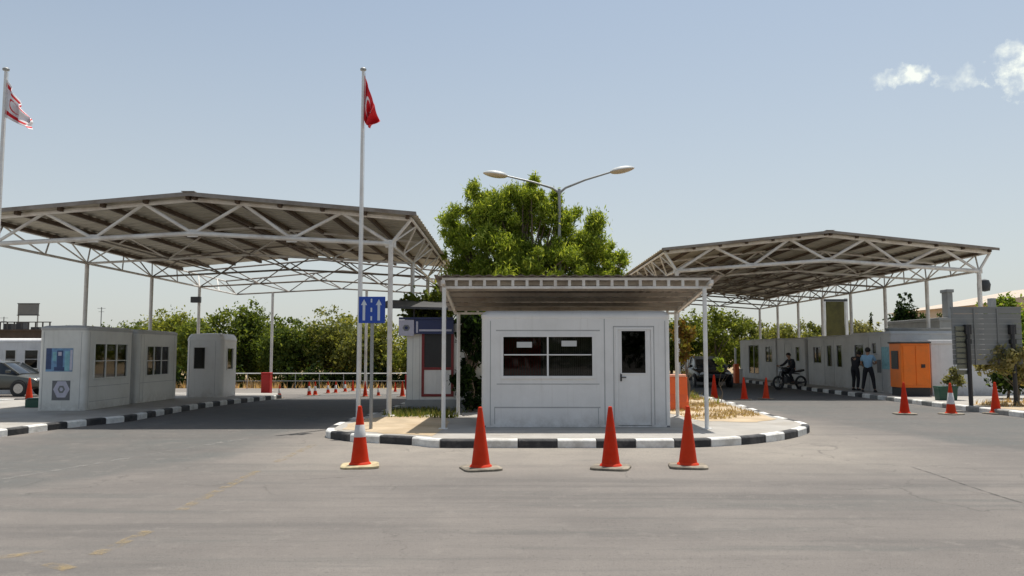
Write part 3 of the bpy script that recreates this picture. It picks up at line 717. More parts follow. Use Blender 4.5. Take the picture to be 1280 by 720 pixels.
for k in range(26):
    u = ux(632)+.78+k*.0445*1.0
    if u < ux(739): f.box(mb, u, u+.036, uz(469), uz(422), -.15-.008*(k % 3), -.145-.008*(k % 3))
mb.build('blind', M['blind'], root)
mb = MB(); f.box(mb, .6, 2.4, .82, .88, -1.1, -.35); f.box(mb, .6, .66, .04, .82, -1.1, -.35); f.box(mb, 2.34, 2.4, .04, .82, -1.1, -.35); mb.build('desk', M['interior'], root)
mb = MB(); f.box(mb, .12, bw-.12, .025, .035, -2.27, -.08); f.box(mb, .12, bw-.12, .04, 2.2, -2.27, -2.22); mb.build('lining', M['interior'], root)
# left grey booths
def place_on(px, py, h=.15): return G(px, py, h)
A = Vector((-11.36, 21.45)); B_ = Vector((-11.50, 27.6)); ang = math.atan2(-(B_.x-A.x), (B_.y-A.y))
def along(s, off): return A + (B_-A).normalized()*s + Vector((-math.cos(ang), -math.sin(ang)))*off
c = along(1.35, .63)
root = cabin('guard_booth', 'grey guard booth with blue poster on its end wall under left canopy', 'booth', 1.26, 2.7, 2.27, (c.x, c.y, .14), ang, 'grpold',
    wins={'right': [(.42, 2.35, .85, 1.78, 2, (.5,))]}, seams={'front': [(.11, .122, .05, 2.1), (1.10, 1.112, .05, 2.1)], 'right': [(.14, .155, .05, 2.1), (.14, 2.55, .62, .632), (.2, 2.5, .22, .232)]}, r=.10, group='grey booths under left canopy', roofmt='grpdk', chamf=.06, framemt='grpold')
f = Fr('front', 1.26, 2.7); _box = f.box; _p = f.p; f.p = lambda u, z, o: _p(u*.8, z, o); mb = MB()
f.box(mb, .24, 1.12, 1.04, 1.66, .0, .008); mb.m = 1
f.box(mb, .24, .42, 1.10, 1.66, .008, .010); f.box(mb, .60, .80, 1.14, 1.60, .008, .010); f.box(mb, .52, .86, 1.06, 1.16, .008, .011); mb.m = 2
f.box(mb, .86, 1.02, 1.06, 1.58, .008, .0105); f.box(mb, .46, .58, 1.32, 1.56, .008, .0105); mb.m = 3
f.box(mb, 1.03, 1.11, 1.07, 1.62, .008, .0105); f.box(mb, .64, .75, 1.46, 1.56, .0102, .012)
mb.build('poster', [M['poster'], M['posterdk'], M['postercy'], M['lilac']], root)
mb = MB()
def hexa(cx, cz, rr, o0, o1):
    pts = [(cx+rr*math.cos(R(60*k)), cz+rr*.92*math.sin(R(60*k))) for k in range(6)]
    mb.add([f.p(u, z, o0) for u, z in pts]+[f.p(u, z, o1) for u, z in pts], [(0,1,2,3,4,5),(6,11,10,9,8,7)]+[(i, (i+1)%6, 6+(i+1)%6, 6+i) for i in range(6)])
f.box(mb, .48, 1.07, .28, .80, 0, .006); mb.m = 1; hexa(.79, .57, .27, .006, .010); mb.m = 2; hexa(.79, .57, .12, .010, .013); mb.m = 3; hexa(.79, .57, .06, .013, .015)
mb.build('emblem_panel', [M['seam'], M['lilac'], M['slat'], M['lilac']], root)
c = along(4.65, .80)
cabin('guard_booth', 'plain grey guard booth standing behind the postered booth under left canopy', 'booth', 1.6, 3.0, 2.27, (c.x, c.y, g(c.x, c.y)+.14), ang, 'grpold',
    wins={'right': [(.55, 2.25, .85, 1.75, 2, (.5,))]}, seams={'right': [(.12, .135, .05, 2.1), (.35, .362, .05, 2.1), (.14, 2.8, .62, .632), (2.7, 2.712, .05, 2.1)]}, r=.10, group='grey booths under left canopy', roofmt='grpdk', chamf=.06)
c = along(2.86, .55)
mb = MB(); mb.T = Matrix.Rotation(ang, 4, 'Z')
mb.box(-.5, .42, -.13, .13, .0, 2.15)
for k in range(5): mb.box(.42, .44, -.12+k*.055, -.095+k*.055, .02, 2.12)
tag(mb.build('infill_panel', M['grpdk'], loc=(c.x, c.y, .13)), 'ribbed grey infill panel closing the gap between the two grey booths', 'panel')
p = place_on(231, 497, .14)
cabin('sentry_box', 'small white sentry box with chamfered roof beside the left road', 'sentry box', 1.32, 1.5, 2.28, (p.x+.66, p.y+.75, p.z), R(0), 'grp',
    wins={'front': [(.28, .68, 1.02, 1.78, 0)], 'right': [(.4, 1.0, 1.0, 1.75, 0)]}, seams={'front': [(1.04, 1.05, .05, 2.0), (.12, .13, .05, 2.)]}, r=.16, chamf=.2)
# white cabin at the far left
cabin('white_cabin', 'long low white cabin with two dark windows behind the parked car', 'cabin', 9.0, 3, 2.55, (-24.4, 38.5, g(-24, 37)), 0, 'wallwhite',
    wins={'front': [(5.56, 6.02, 1.18, 2.0, 0, (.5,)), (6.45, 7.05, 1.18, 2.0, 0, (.5,))]}, r=.05, chamf=.12, framemt='wpaint')
# cabin with red frame behind the blue sign
cY = 21.3; cab = cabin('red_framed_kiosk', 'grey kiosk with red window frame and small signboards beside the booth canopy', 'kiosk', 2.35, 2.2, 2.42, (-1.62, cY+1.1, .146), 0, 'grpold',
    wins={}, doors={}, r=.05, chamf=.04, roofmt='darkmetal', seams={'front': [(.16, .17, .1, 2.2), (.34, .35, .1, 2.2)]})
f = Fr('front', 2.35, 2.2)
mb = MB(); u0, u1 = .40, 1.25
f.box(mb, u0, u0+.07, .38, 2.12, 0, .03); f.box(mb, u1-.07, u1, .38, 2.12, 0, .03)
for z in (.38, 1.08, 2.05): f.box(mb, u0+.07, u1-.07, z, z+.07, 0, .028)
wo = mb.build('window', M['maroon'], cab); mb = MB(); f.box(mb, u0+.07, u1-.07, 1.15, 2.05, .002, .012); mb.build('pane', M['black'], wo)
mb = MB(); f.box(mb, u0+.07, u1-.07, .45, 1.08, .002, .014)
for k in range(5): f.box(mb, u0+.12+k*.13, u0+.15+k*.13, .47, 1.06, .014, .02)
mb.build('lower_panel', M['grp'], cab)
mb = MB(); f.box(mb, -.02, 2.37, -.02, .30, -.01, .10); mb.build('plinth', M['concrete'], cab)
mb = MB(); f.box(mb, -.20, .20, 1.98, 2.40, .10, .13); mb.m = 1; hexa(0, 2.19, .10, .13, .135); mb.m = 2; hexa(0, 2.19, .05, .135, .138)
f.box(mb, .21, 1.25, 2.03, 2.40, .10, .13); mb.m = 0; f.box(mb, .34, 1.20, 2.10, 2.15, .13, .134); f.box(mb, .26, .31, 2.06, 2.36, .13, .134)
mb.m = 3; f.box(mb, -.2, 1.25, 2.41, 2.47, .09, .135); mb.m = 1
mb.build('signboard', [M['lilac'], M['slat'], M['navy'], M['navy']], cab)
mb = MB()
mb.add([(-2.0, -1.5, 2.70), (1.4, -1.5, 2.62), (1.4, 1.2, 2.95), (-2.0, 1.2, 3.03), (-2.0, -1.5, 2.76), (1.4, -1.5, 2.68), (1.4, 1.2, 3.01), (-2.0, 1.2, 3.09)], [(0,1,2,3),(4,7,6,5),(0,4,5,1),(1,5,6,2),(2,6,7,3),(3,7,4,0)])
mb.build('awning', M['darkmetal'], cab)
for x, y, z in ((-1., -1., 2.72), (1., -1., 2.67), (-1., 1., 3.)):
    mb = MB(); mb.bar((x, y, 2.4), (x, y, z), .05); mb.build('awning_bracket', M['darkmetal'], cab)
# row of cabins on the right, front faces the road (west)
def rowcab(label, ya, yb, h, wins, mt, off=0., doors=[], depth=2.6, seams=[]):
    X0 = 14.35+off; w = yb-ya
    return cabin('office_cabin', label, 'cabin', w, depth, h, (X0+depth/2, (ya+yb)/2, .146), R(-90), mt, wins={'front': [(yb-a1, yb-a0, z0, z1, nv, ()) for a0, a1, z0, z1, nv in wins]},
                 doors={'front': [(yb-a1, yb-a0, .05, 2.0) for a0, a1 in doors]}, r=.05, chamf=.07, group='office cabins in a row under the right canopy', seams={'front': [(yb-q, yb-q+.02, .05, h-.2) for q in seams]})
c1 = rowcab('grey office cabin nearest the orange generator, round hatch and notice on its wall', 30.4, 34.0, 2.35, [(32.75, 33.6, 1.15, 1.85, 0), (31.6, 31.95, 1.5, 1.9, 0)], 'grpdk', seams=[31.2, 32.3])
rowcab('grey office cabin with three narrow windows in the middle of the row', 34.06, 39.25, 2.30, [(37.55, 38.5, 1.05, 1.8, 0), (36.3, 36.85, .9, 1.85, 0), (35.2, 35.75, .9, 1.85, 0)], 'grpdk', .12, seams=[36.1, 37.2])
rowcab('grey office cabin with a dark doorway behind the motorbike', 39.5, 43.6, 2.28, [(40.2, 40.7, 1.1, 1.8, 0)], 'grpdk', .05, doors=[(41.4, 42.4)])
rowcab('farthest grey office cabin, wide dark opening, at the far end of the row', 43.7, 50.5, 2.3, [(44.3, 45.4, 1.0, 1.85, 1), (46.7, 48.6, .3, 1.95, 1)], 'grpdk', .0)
mb = MB(); f = Fr('front', 3.6, 2.6); f.box(mb, 2.85, 3.45, .9, 1.75, 0, .01); mb.m = 1; f.box(mb, 2.45, 2.75, .75, 1.25, 0, .02)
mb.build('notice', [M['postercy'], M['seam']], c1)
# ---------------------------------------------------------------- right side: generator, white boxes, grey wall, board
gy = 28.3; gx = at(1126, 440, gy).x
gw = (1163-1126)/1000*gy; gen = empty('generator', (gx+gw/2, gy+.45, .146), 0, 'orange generator housing on a black base between cabins', 'generator')
mb = MB(); mb.prism(rrect(gw, .9, .06), .30, 1.86); mb.build('housing', M['genset'], gen, bevel=.02)
mb = MB(); mb.box(-gw/2+.05, gw/2-.05, -.41, .41, 0, .30); mb.build('base', M['black'], gen)
f = Fr('left', gw, .9); mb = MB()
f.box(mb, .20, .70, .95, 1.6, .0, .014)
for k in range(9): f.box(mb, .21, .69, .98+k*.068, 1.01+k*.068, .014, .03)
mb.build('grille', M['darkmetal'], gen)
f = Fr('front', gw, .9)
for u0, u1 in ((.07, gw*.46), (gw*.49, gw-.07)):
    mb = MB(); f.box(mb, u0, u1, .38, 1.78, .0, .02); mb.build('door', M['genset'], gen, bevel=.008)
mb = MB(); f.box(mb, gw*.66, gw*.66+.13, 1.0, 1.12, .02, .045); mb.build('handle', M['black'], gen)
mb = MB(); mb.box(-gw/2-.03, gw/2+.03, -.48, .48, 1.86, 1.92); mb.build('roof', M['darkmetal'], gen, bevel=.015)
def plainbox(name, label, cat, x0, x1, y0, y1, z0, z1, mt, lid=.08, lidm=None, over=.05):
    r_ = empty(name, ((x0+x1)/2, (y0+y1)/2, z0), 0, label, cat); w = x1-x0; d = y1-y0
    mb = MB(); mb.box(-w/2, w/2, -d/2, d/2, -.03, z1-z0-lid); mb.build('wall', M[mt], r_, bevel=.015)
    mb = MB(); mb.box(-w/2-over, w/2+over, -d/2-over, d/2+over, z1-z0-lid+.002, z1-z0); mb.build('roof', M[lidm or mt], r_, bevel=.02)
    return r_
Y = 28.75
r_ = plainbox('utility_box', 'pale grey utility box with flat lid right beside the orange generator', 'utility box', at(1163.5,440,Y).x, at(1192,440,Y).x, Y, Y+1.2, .146, at(1160,425,Y).z, 'wallwhite', lid=.14)
r_ = plainbox('low_wall', 'low white wall behind the black posts of the grey board', 'wall', at(1193.5,440,Y+.3).x, at(1240,440,Y+.3).x, Y+.3, Y+.6, .146, at(1200,451,Y+.3).z, 'wallwhite', lid=.05, over=.02)
Y2 = 29.; r_ = plainbox('low_wall', 'low white boundary wall at the right edge of the photo', 'wall', at(1244,440,Y2).x, at(1420,440,Y2).x, Y2, Y2+.25, .146, at(1250,475,Y2).z, 'wallwhite', lid=.05, over=.02)
Y3 = 33.5; r_ = plainbox('concrete_wall', 'pale grey concrete wall rising behind the orange generator', 'wall', at(1112,440,Y3).x, at(1196,440,Y3).x, Y3, Y3+.3, .146, at(1150,410,Y3).z, 'concrete', lid=.08, over=.03)
r_ = plainbox('concrete_building', 'grey concrete building with a small chimney block behind the grey board', 'building', at(1176,440,37).x, at(1330,440,37).x, 37, 42, .146, at(1180,397,37).z, 'concrete', lid=.15)
mb = MB(); ch = at(1195,440,37).x-(at(1176,440,37).x+at(1330,440,37).x)/2
mb.box(ch-.13, ch+.13, -2.2, -1.7, at(1180,397,37).z-.146, at(1180,365,37).z-.146); mb.box(ch-.17, ch+.17, -2.26, -1.64, at(1180,365,37).z-.146, at(1180,363,37).z-.146+.08)
mb.build('chimney', M['concrete'], r_, bevel=.02); mb = MB()
mb.box(ch+1.9, ch+2.15, -2.2, -1.9, at(1180,397,37).z-.146, at(1180,372,37).z-.146)
mb.build('vent_block', M['concrete'], r_, bevel=.02)
# large board (seen from behind) on two black posts
p1 = G(1211, 507, .146); Yb = p1.y
bd = empty('slatted_board', (at(1239,440,Yb).x, Yb, .146), 0, 'large grey slatted board on two black posts, seen from behind', 'board')
bxc = at(1239,440,Yb).x
def bxl(px): return at(px, 440, Yb+.12).x-bxc
def bzl(py): return at(640, py, Yb+.12).z-.146
mb = MB(); z = bzl(386); zend = bzl(452)
while z > zend:
    mb.m = 0; mb.box(bxl(1191), bxl(1278), .10, .135, z-.14, z); z -= .15
mb.m = 0
for px in (1218, 1247): mb.box(bxl(px), bxl(px)+.045, .07, .10, zend-.1, bzl(386))
mb.box(bxl(1191)-.02, bxl(1278)+.02, .09, .145, bzl(386), bzl(384)+.01)
mb.build('slat_panel', M['slat'], bd)
mb = MB(); z = bzl(408)
while z > bzl(468): mb.box(bxl(1194), bxl(1208), .04, .07, z-.12, z); z -= .16
mb.build('side_slats', M['slat2'], bd)
for px in (1211, 1267):
    mb = MB(); x = at(px, 440, Yb).x-bxc; mb.tube([(x, 0, -.02), (x, 0, bzl(409))], .062, 10); mb.box(x-.085, x+.085, -.05, .09, bzl(418), bzl(406)); mb.box(x-.075, x+.075, -.05, .09, bzl(430), bzl(424)); mb.build('post', M['black'], bd, smooth=True, bevel=.004)
# far sandy building with sloping roof at the right edge
hb = empty('sandstone_hall', (56, 88, 0), 0, 'large pale sandstone hall with sloping roof far at the right edge', 'building')
mb = MB(); mb.box(-4.5, 26, 0, 20, 0, 6.9); mb.build('wall', M['sandstone'], hb)
mb = MB(); mb.rings([[(-5, y, 6.9), (2, y, 8.1), (12, y, 10.0), (26, y, 11.0), (26, y, 6.92), (-5, y, 6.86)] for y in (-.6, 20.6)]); mb.build('roof', M['sandstone'], hb)
mb = MB()
for k in range(7): mb.box(-3+k*4., -1.6+k*4., -.04, .02, 3.2, 5.4)
mb.build('window_band', M['seam'], hb)
# small pole lamp near the hall
pl = at(1228, 440, 34); sp = empty('post_light', (pl.x, 34, .0), 0, 'short white post with dark round floodlight above the grey building', 'lamp')
mb = MB(); mb.tube([(0, 0, 0), (0, 0, at(1228, 354, 34).z)], .09, 10); mb.build('pole', M['wpaint'], sp, smooth=True)
mb = MB(); zt = at(1228, 356, 34).z; mb.lathe([(.02, -.3), (.2, -.26), (.24, 0), (.18, .18), (.02, .24)], (.16, -.1, zt)); mb.build('lamp_head', M['darkmetal'], sp, smooth=True)
# dark olive board behind the cabins
Yo = 52.; bo = empty('olive_board', (at(1045,440,Yo).x, Yo, .0), 0, 'dark olive board on two white posts rising above the cabins', 'board')
xo = at(1045,440,Yo).x; mb = MB(); mb.box(at(1034,440,Yo).x-xo, at(1057,440,Yo).x-xo, -.04, .04, at(640,422,Yo).z, at(640,377,Yo).z); mb.build('panel', M['boardolive'], bo, bevel=.02)
for px in (1031.5, 1059.5):
    mb = MB(); x = at(px,440,Yo).x-xo; mb.bar((x, 0, 0), (x, 0, at(640,373,Yo).z), .16); mb.build('post', M['wpaint'], bo)
mb = MB(); mb.box(at(1030,440,Yo).x-xo, at(1061,440,Yo).x-xo, -.08, .08, at(640,377,Yo).z+.01, at(640,374,Yo).z); mb.build('top_rail', M['darkmetal'], bo)
# ---------------------------------------------------------------- left background buildings
Yl = 62.; bl = empty('brown_building', (at(18,440,Yl).x, Yl, g(-40, 62)), 0, 'dark brown building with roof railings beyond the white cabin', 'building')
xl = at(18,440,Yl).x; z0 = g(-40, 62)
mb = MB(); mb.box(-9, at(60,440,Yl).x-xl, 0, 7, 0, at(640,412,Yl).z-z0); mb.build('wall', M['brown'], bl)
mb = MB(); zt = at(640,412,Yl).z-z0
for k in range(22): mb.box(-9+k*.55, -8.9+k*.55, .05, .1, zt, zt+.55)
mb.box(-9, 2.7, .04, .11, zt+.55, zt+.62)
for k in range(9): mb.box(-8.5+k*1.15+random.uniform(-.2,.2), -8.0+k*1.15+random.uniform(-.1,.3), .8, 1.6, zt, zt+random.uniform(.15, .7))
mb.build('roof_railing', M['darkmetal'], bl)
mb = MB(); mb.box(-9, at(60,440,Yl).x-xl+.1, -.1, 7.1, zt-.12, zt+.02); mb.build('roof', M['brown'], bl)
bb = empty('billboard', (at(33,440,75).x, 75, g(-45, 75)), 0, 'small grey billboard on thin legs above the far left rooftops', 'billboard')
mb = MB(); z0 = g(-45, 75); mb.box(-.98, .98, -.05, .05, at(640,393.5,75).z-z0, at(640,380,75).z-z0); mb.build('panel', M['slat'], bb, bevel=.02)
mb = MB(); mb.box(-1.02, 1.02, -.08, .08, at(640,394.5,75).z-z0, at(640,393.5,75).z-z0); mb.box(-1.02, 1.02, -.08, .08, at(640,380,75).z-z0, at(640,379,75).z-z0); mb.build('frame', M['darkmetal'], bb)
for x in (-.9, .9):
    mb = MB(); mb.bar((x, 0, 0), (x, 0, at(640,394,75).z-z0), .08); mb.build('leg', M['galv'], bb)
for px, py, nm in ((5, 396, 'leftmost thin rooftop aerial at the left edge of the photo'), (127, 384, 'thin distant mast standing above the grey booths')):
    p = at(px, py, 70); zb = g(p.x, 70)
    mb = MB(); mb.tube([(0, 0, 0), (0, 0, p.z-zb)], .04, 6); mb.bar((-.35, 0, p.z-zb-.1), (.35, 0, p.z-zb-.1), .03); mb.bar((-.25, 0, p.z-zb-.4), (.25, 0, p.z-zb-.4), .03)
    tag(mb.build('aerial_mast', M['galv'], loc=(p.x, 70, zb)), nm, 'mast', 'thin aerial masts')
# rail fence along the far side of the left road
fe = empty('rail_fence', (G(290, 492).x, 46, g(-12, 46)), 0, 'low pale pipe rail fence in front of the trees on the left', 'fence')
fx0 = at(280, 440, 46).x; fx1 = at(520, 440, 46).x; o_ = fe.location
def fz(x): return g(x, 46)-o_.z
for hh in (.88, .45):
    mb = MB(); mb.tube([(x-o_.x, 0, fz(x)+hh) for x in np.linspace(fx0, fx1, 12)], .028 if hh > .5 else .014, 8); mb.build('rail', M['wpaint' if hh > .5 else 'galv'], fe, smooth=True)
for x in np.linspace(fx0, fx1, 9):
    mb = MB(); mb.tube([(x-o_.x, 0, fz(x)), (x-o_.x, 0, fz(x)+.9)], .022, 8); mb.build('post', M['galv'], fe, smooth=True)
# ---------------------------------------------------------------- lamps, flags, signs
lY = 26.9; lp = at(699, 237, lY); sl_ = empty('street_lamp', (lp.x, lY, .146), 0, 'tall double-armed street lamp standing in front of the tree', 'street lamp')
zt = lp.z-.146; mb = MB(); mb.tube([(0, 0, 0), (0, 0, zt*.5), (0, 0, zt+.02)], [.085, .07, .05], 12); mb.box(-.17, .17, -.17, .17, 0, .03); mb.build('pole', M['galv'], sl_, smooth=True)
for px0, py0, px1, py1, nm in ((699, 237, 633, 220, 0), (699, 237, 764, 215, 1)):
    e = at(px1, py1, lY); dx = e.x-lp.x; dz = e.z-lp.z
    mb = MB(); mb.tube([(0, 0, zt-.12), (dx*.12, 0, zt+dz*.10), (dx*.5, 0, zt+dz*.55), (dx, 0, zt+dz)], [.045, .04, .035, .03], 10); arm = mb.build('arm', M['galv'], sl_, smooth=True)
    sgn = 1 if nm else -1; ll = .84; tilt = math.atan2(abs(dz), abs(dx))*.5
    def headrings(k0, k1, up):
        rs = []
        for i in range(11):
            t = i/10; rad = .21*math.sin(math.pi*(.08+.9*t))**.6*(1 if t > .0 else .6); x = dx+sgn*(t*ll-.04)*math.cos(tilt); zc = zt+dz+(t*ll)*math.sin(tilt)
            rs.append([(x, rad*math.cos(a_), zc+rad*(.62 if up else .55)*math.sin(a_)) for a_ in np.linspace(k0, k1, 9)])
        return rs
    def shell(rs):
        mb = MB(); n = len(rs[0]); vs = [p for r__ in rs for p in r__]
        mb.add(vs, [(i*n+k, i*n+k+1, (i+1)*n+k+1, (i+1)*n+k) for i in range(len(rs)-1) for k in range(n-1)]); return mb
    shell(headrings(0, math.pi, True)).build('lamp_head', M['lamptop'], arm, smooth=True)
    shell(headrings(math.pi, 2*math.pi, False)).build('diffuser', M['lamp'], arm, smooth=True)
def star5(u, v, cx, cy, r, rot):
    pts = []
    for k in range(10):
        a_ = rot+k*math.pi/5; rr = r if k % 2 == 0 else r*.382; pts.append((cx+rr*math.cos(a_), cy+rr*math.sin(a_)))
    return inside((u, v), pts)
def flag(name, label, loc, pole_h, c, fn, mats, sc=1., poler=.045):
    root = empty(name+'_pole', loc, 0, label[0], 'flagpole', 'flagpoles')
    mb = MB(); mb.tube([(0, 0, 0), (0, 0, pole_h*.5), (0, 0, pole_h)], [poler*1.2, poler, poler*.75], 12); mb.box(-.14, .14, -.14, .14, 0, .03); mb.build('pole', M['wpaint'], root, smooth=True)
    mb = MB(); mb.lathe([(.01, -.02), (.07, 0), (.075, .035), (.05, .06), (.01, .07)], (0, 0, pole_h)); mb.build('finial', M['galv'], root, smooth=True)
    mb = MB(); mb.tube([(.055, 0, .9), (.055, 0, pole_h-.05)], .006, 4); mb.build('rope', M['wpaint'], root)
    NU, NV = 90, 60; mb = MB(); vs = []
    ht, hb_, ft, fb = [Vector(q) for q in c]
    for j in range(NV+1):
        v = j/NV
        for i in range(NU+1):
            u = i/NU
            e = u**.9; p = ht.lerp(ft, e).lerp(hb_.lerp(fb, e), v)
            amp = (.05+.13*u)*min(1, u*6)
            y = amp*math.sin(u*15+v*2.2)+.03*u*math.sin(v*9+u*4); x = .018*u*math.sin(u*20+v*5)+.02*math.sin(v*7)*u
            z = .02*math.sin(u*9+1)*u - .05*math.sin(math.pi*v)*u*0
            vs.append((p.x+x+.03, y, p.y+z))
    fs = [(j*(NU+1)+i, j*(NU+1)+i+1, (j+1)*(NU+1)+i+1, (j+1)*(NU+1)+i) for j in range(NV) for i in range(NU)]
    mb.add(vs, fs); mb.mi = [fn((i+.5)/NU*1.5, 1-(j+.5)/NV) for j in range(NV) for i in range(NU)]
    o = mb.build('flag', mats, smooth=True); o.location = (loc[0], loc[1], loc[2]+pole_h-.1); tag(o, label[1], 'flag', 'flags')
    sd = o.modifiers.new('cloth', 'SOLIDIFY'); sd.thickness = .004
def turk(u, v):     # white crescent and star on red
    c1 = math.hypot(u-.5, v-.5) < .25; c2 = math.hypot(u-.5625, v-.5) < .2
    return 1 if (c1 and not c2) or star5(u, v, .79, .5, .14, math.pi) else 0
def trnc(u, v):     # red crescent and star on white between two red bars
    if .08 < v < .20 or .80 < v < .92: return 1
    c1 = math.hypot(u-.46, v-.5) < .20; c2 = math.hypot(u-.51, v-.5) < .16
    return 1 if (c1 and not c2) or star5(u, v, .74, .5, .11, math.pi) else 0
b1 = G(447.5, 524, .15); t1 = at(453.5, 88, b1.y)
flag('flag', ('tall white flagpole by the blue arrow sign, flying the red flag', 'limp red flag with white crescent and star on the middle flagpole'), (b1.x, b1.y, .15), t1.z-.15,
     [(0, -.0), (0, -1.12), (.36, -1.10), (.13, -1.32)], turk, [M['redcloth'], M['whitecloth']])
t0 = at(7.5, 88, 18.0)
flag('flag', ('white flagpole at the left edge, flying the white flag with red bars', 'white flag with two red bars, crescent and star, at the left edge'), (t0.x, 18., .15), t0.z-.15,
     [(0, -.1), (0, -1.0), (.50, -1.0), (.66, -1.32)], trnc, [M['whitecloth'], M['redcloth']])
# blue arrow sign
sp_ = G(463.5, 536, .15); sg = empty('road_sign', (sp_.x, sp_.y, .15), 0, 'blue square road sign with two white up arrows on a grey post', 'road sign')
mb = MB(); zt = at(465, 371, sp_.y).z-.15; zb = at(465, 404, sp_.y).z-.15; xa = at(449, 390, sp_.y).x-sp_.x; xb = at(482, 390, sp_.y).x-sp_.x
mb.tube([(0, 0, -.02), (0, 0, zt-.02)], .035, 10); mb.build('post', M['galv'], sg, smooth=True)
mb = MB(); mb.box(xa, xb, -.06, -.045, zb, zt); mb.build('sign_plate', M['blue'], sg, bevel=.004)
mb = MB(); w = xb-xa; h = zt-zb; Yf = -.063
for fx in (.20, .76):
    x = xa+w*fx; mb.box(x-.026, x+.026, Yf, -.061, zb+h*.10, zb+h*.68)
    mb.add([(x-.062, Yf, zb+h*.68), (x+.062, Yf, zb+h*.68), (x, Yf, zb+h*.90), (x-.062, -.061, zb+h*.68), (x+.062, -.061, zb+h*.68), (x, -.061, zb+h*.90)], [(0,1,2),(3,5,4),(0,3,4,1),(1,4,5,2),(2,5,3,0)])
for a_, b_ in ((.10, .26), (.42, .58), (.78, .92)): x = xa+w*.48; mb.box(x-.016, x+.016, Yf, -.061, zb+h*a_, zb+h*b_)
e = .012
mb.build('arrow_marking', M['signwhite'], sg)
mb = MB(); mb.box(-.05, .05, -.045, .03, zb+h*.2, zb+h*.27); mb.box(-.05, .05, -.045, .03, zb+h*.75, zb+h*.82); mb.build('bracket', M['galv'], sg)
# ---------------------------------------------------------------- cones
def cone_proto(sleeve, base='conebase', hgt=.9):
    root = empty('traffic_cone', (0, 0, 0), 0, 'x', 'traffic cone')
    mb = MB(); out = rrect(.56, .56, .12); mb.rings([[(x, y, 0) for x, y in out], [(x, y, .028) for x, y in out], [(x*.93, y*.93, .04) for x, y in out]]); mb.build('base', M[base], root)
    mb = MB(); s = hgt/.9; mb.lathe([(.165, .041), (.155, .06), (.135, .075), (.128, .12), (.032, hgt-.03), (.028, hgt-.008), (.016, hgt)], n=28); mb.build('cone_body', M['cone'], root, smooth=True)
    if sleeve:
        mb = MB(); a_, b_ = sleeve
        def rr(z): return .128+(.032-.128)*(z-.12)/(hgt-.15)+.004
        mb.lathe([(rr(a_)-.002, a_), (rr(a_), a_+.002), (rr(b_), b_-.002), (rr(b_)-.002, b_)], n=28); mb.build('reflective_sleeve', M['conewhite'], root, smooth=True)
    return root
protos = {'plain': cone_proto(None), 'sleeve': cone_proto((.44, .62), 'conebaseY'), 'wide': cone_proto((.30, .62))}
used = set()
cones = [
 ('sleeve', 450, 583.5, 1, 'orange cone with a white sleeve and yellowed base, in front of the flagpole', 'cones across the front of the island'),
 ('plain', 601, 586.5, 1, 'plain orange cone in front of the left corner of the white booth', 'cones across the front of the island'),
 ('plain', 763.5, 585.5, 1, 'plain orange cone in front of the booth between window and door', 'cones across the front of the island'),
 ('plain', 860, 584, 1, 'plain orange cone in front of the right canopy post', 'cones across the front of the island'),
 ('plain', 1131, 518, .97, 'plain orange cone in front of the orange generator', 'cones beside the right kerb'),
 ('wide', 1189, 518, .95, 'orange cone with a wide white band beside the right kerb', 'cones beside the right kerb'),
 ('plain', 1245, 517.5, .97, 'plain orange cone nearest the right edge of the photo', 'cones beside the right kerb'),
 ('plain', 893, 499.3, .98, 'leftmost of three orange cones at the mouth of the right canopy', 'cones under the right canopy'),
 ('plain', 930.5, 500, .90, 'middle of three orange cones at the mouth of the right canopy', 'cones under the right canopy'),
 ('plain', 957.5, 499, .87, 'rightmost of three orange cones at the mouth of the right canopy', 'cones under the right canopy'),
 ('plain', 36, 503.8, .95, 'orange cone beside the wheel of the parked grey car', None),
 ('wide', 349, 497.5, .6, 'orange cone alone next to the red barrier cabinet on the left road', 'small cones along the left road'),
 ('wide', 386.5, 494.5, .75, 'left cone of the close pair in the far cone line', 'small cones along the left road'),
 ('wide', 394, 494.3, .75, 'right cone of the close pair in the far cone line', 'small cones along the left road'),
 ('wide', 410, 491.8, .7, 'third cone from the left in the far cone line', 'small cones along the left road'),
 ('wide', 419.5, 491.3, .7, 'fourth cone from the left in the far cone line', 'small cones along the left road'),
 ('wide', 431.5, 490, .7, 'fifth cone from the left in the far cone line', 'small cones along the left road'),
 ('plain', 441, 489, .7, 'sixth cone in the far line, just left of the middle flagpole', 'small cones along the left road'),
 ('plain', 456.5, 496, .8, 'far cone seen between the flagpole and the sign post', 'small cones along the left road'),
 ('wide', 473, 495, .6, 'far cone just right of the blue sign post', 'small cones along the left road'),
 ('plain', 494, 490, .6, 'far cone just right of the steel canopy post', 'small cones along the left road'),
 ('plain', 503, 496, .7, 'farthest right cone of the left road, beside the kiosk', 'small cones along the left road')]
for kind, px, py, sc, lab, grp_ in cones:
    o = protos[kind] if kind not in used else copy_tree(protos[kind]); used.add(kind)
    p = G(px, py); o.location = p; sc_ = sc*(.88 if 'far cone' in lab or 'far line' in lab or 'far cone line' in lab else 1); o.scale = (sc_,)*3; o.rotation_euler = (random.uniform(-.02, .02), random.uniform(-.02, .02), random.uniform(-.4, .4))
    o['label'] = lab
    if grp_: o['group'] = grp_
    elif 'group' in o: del o['group']
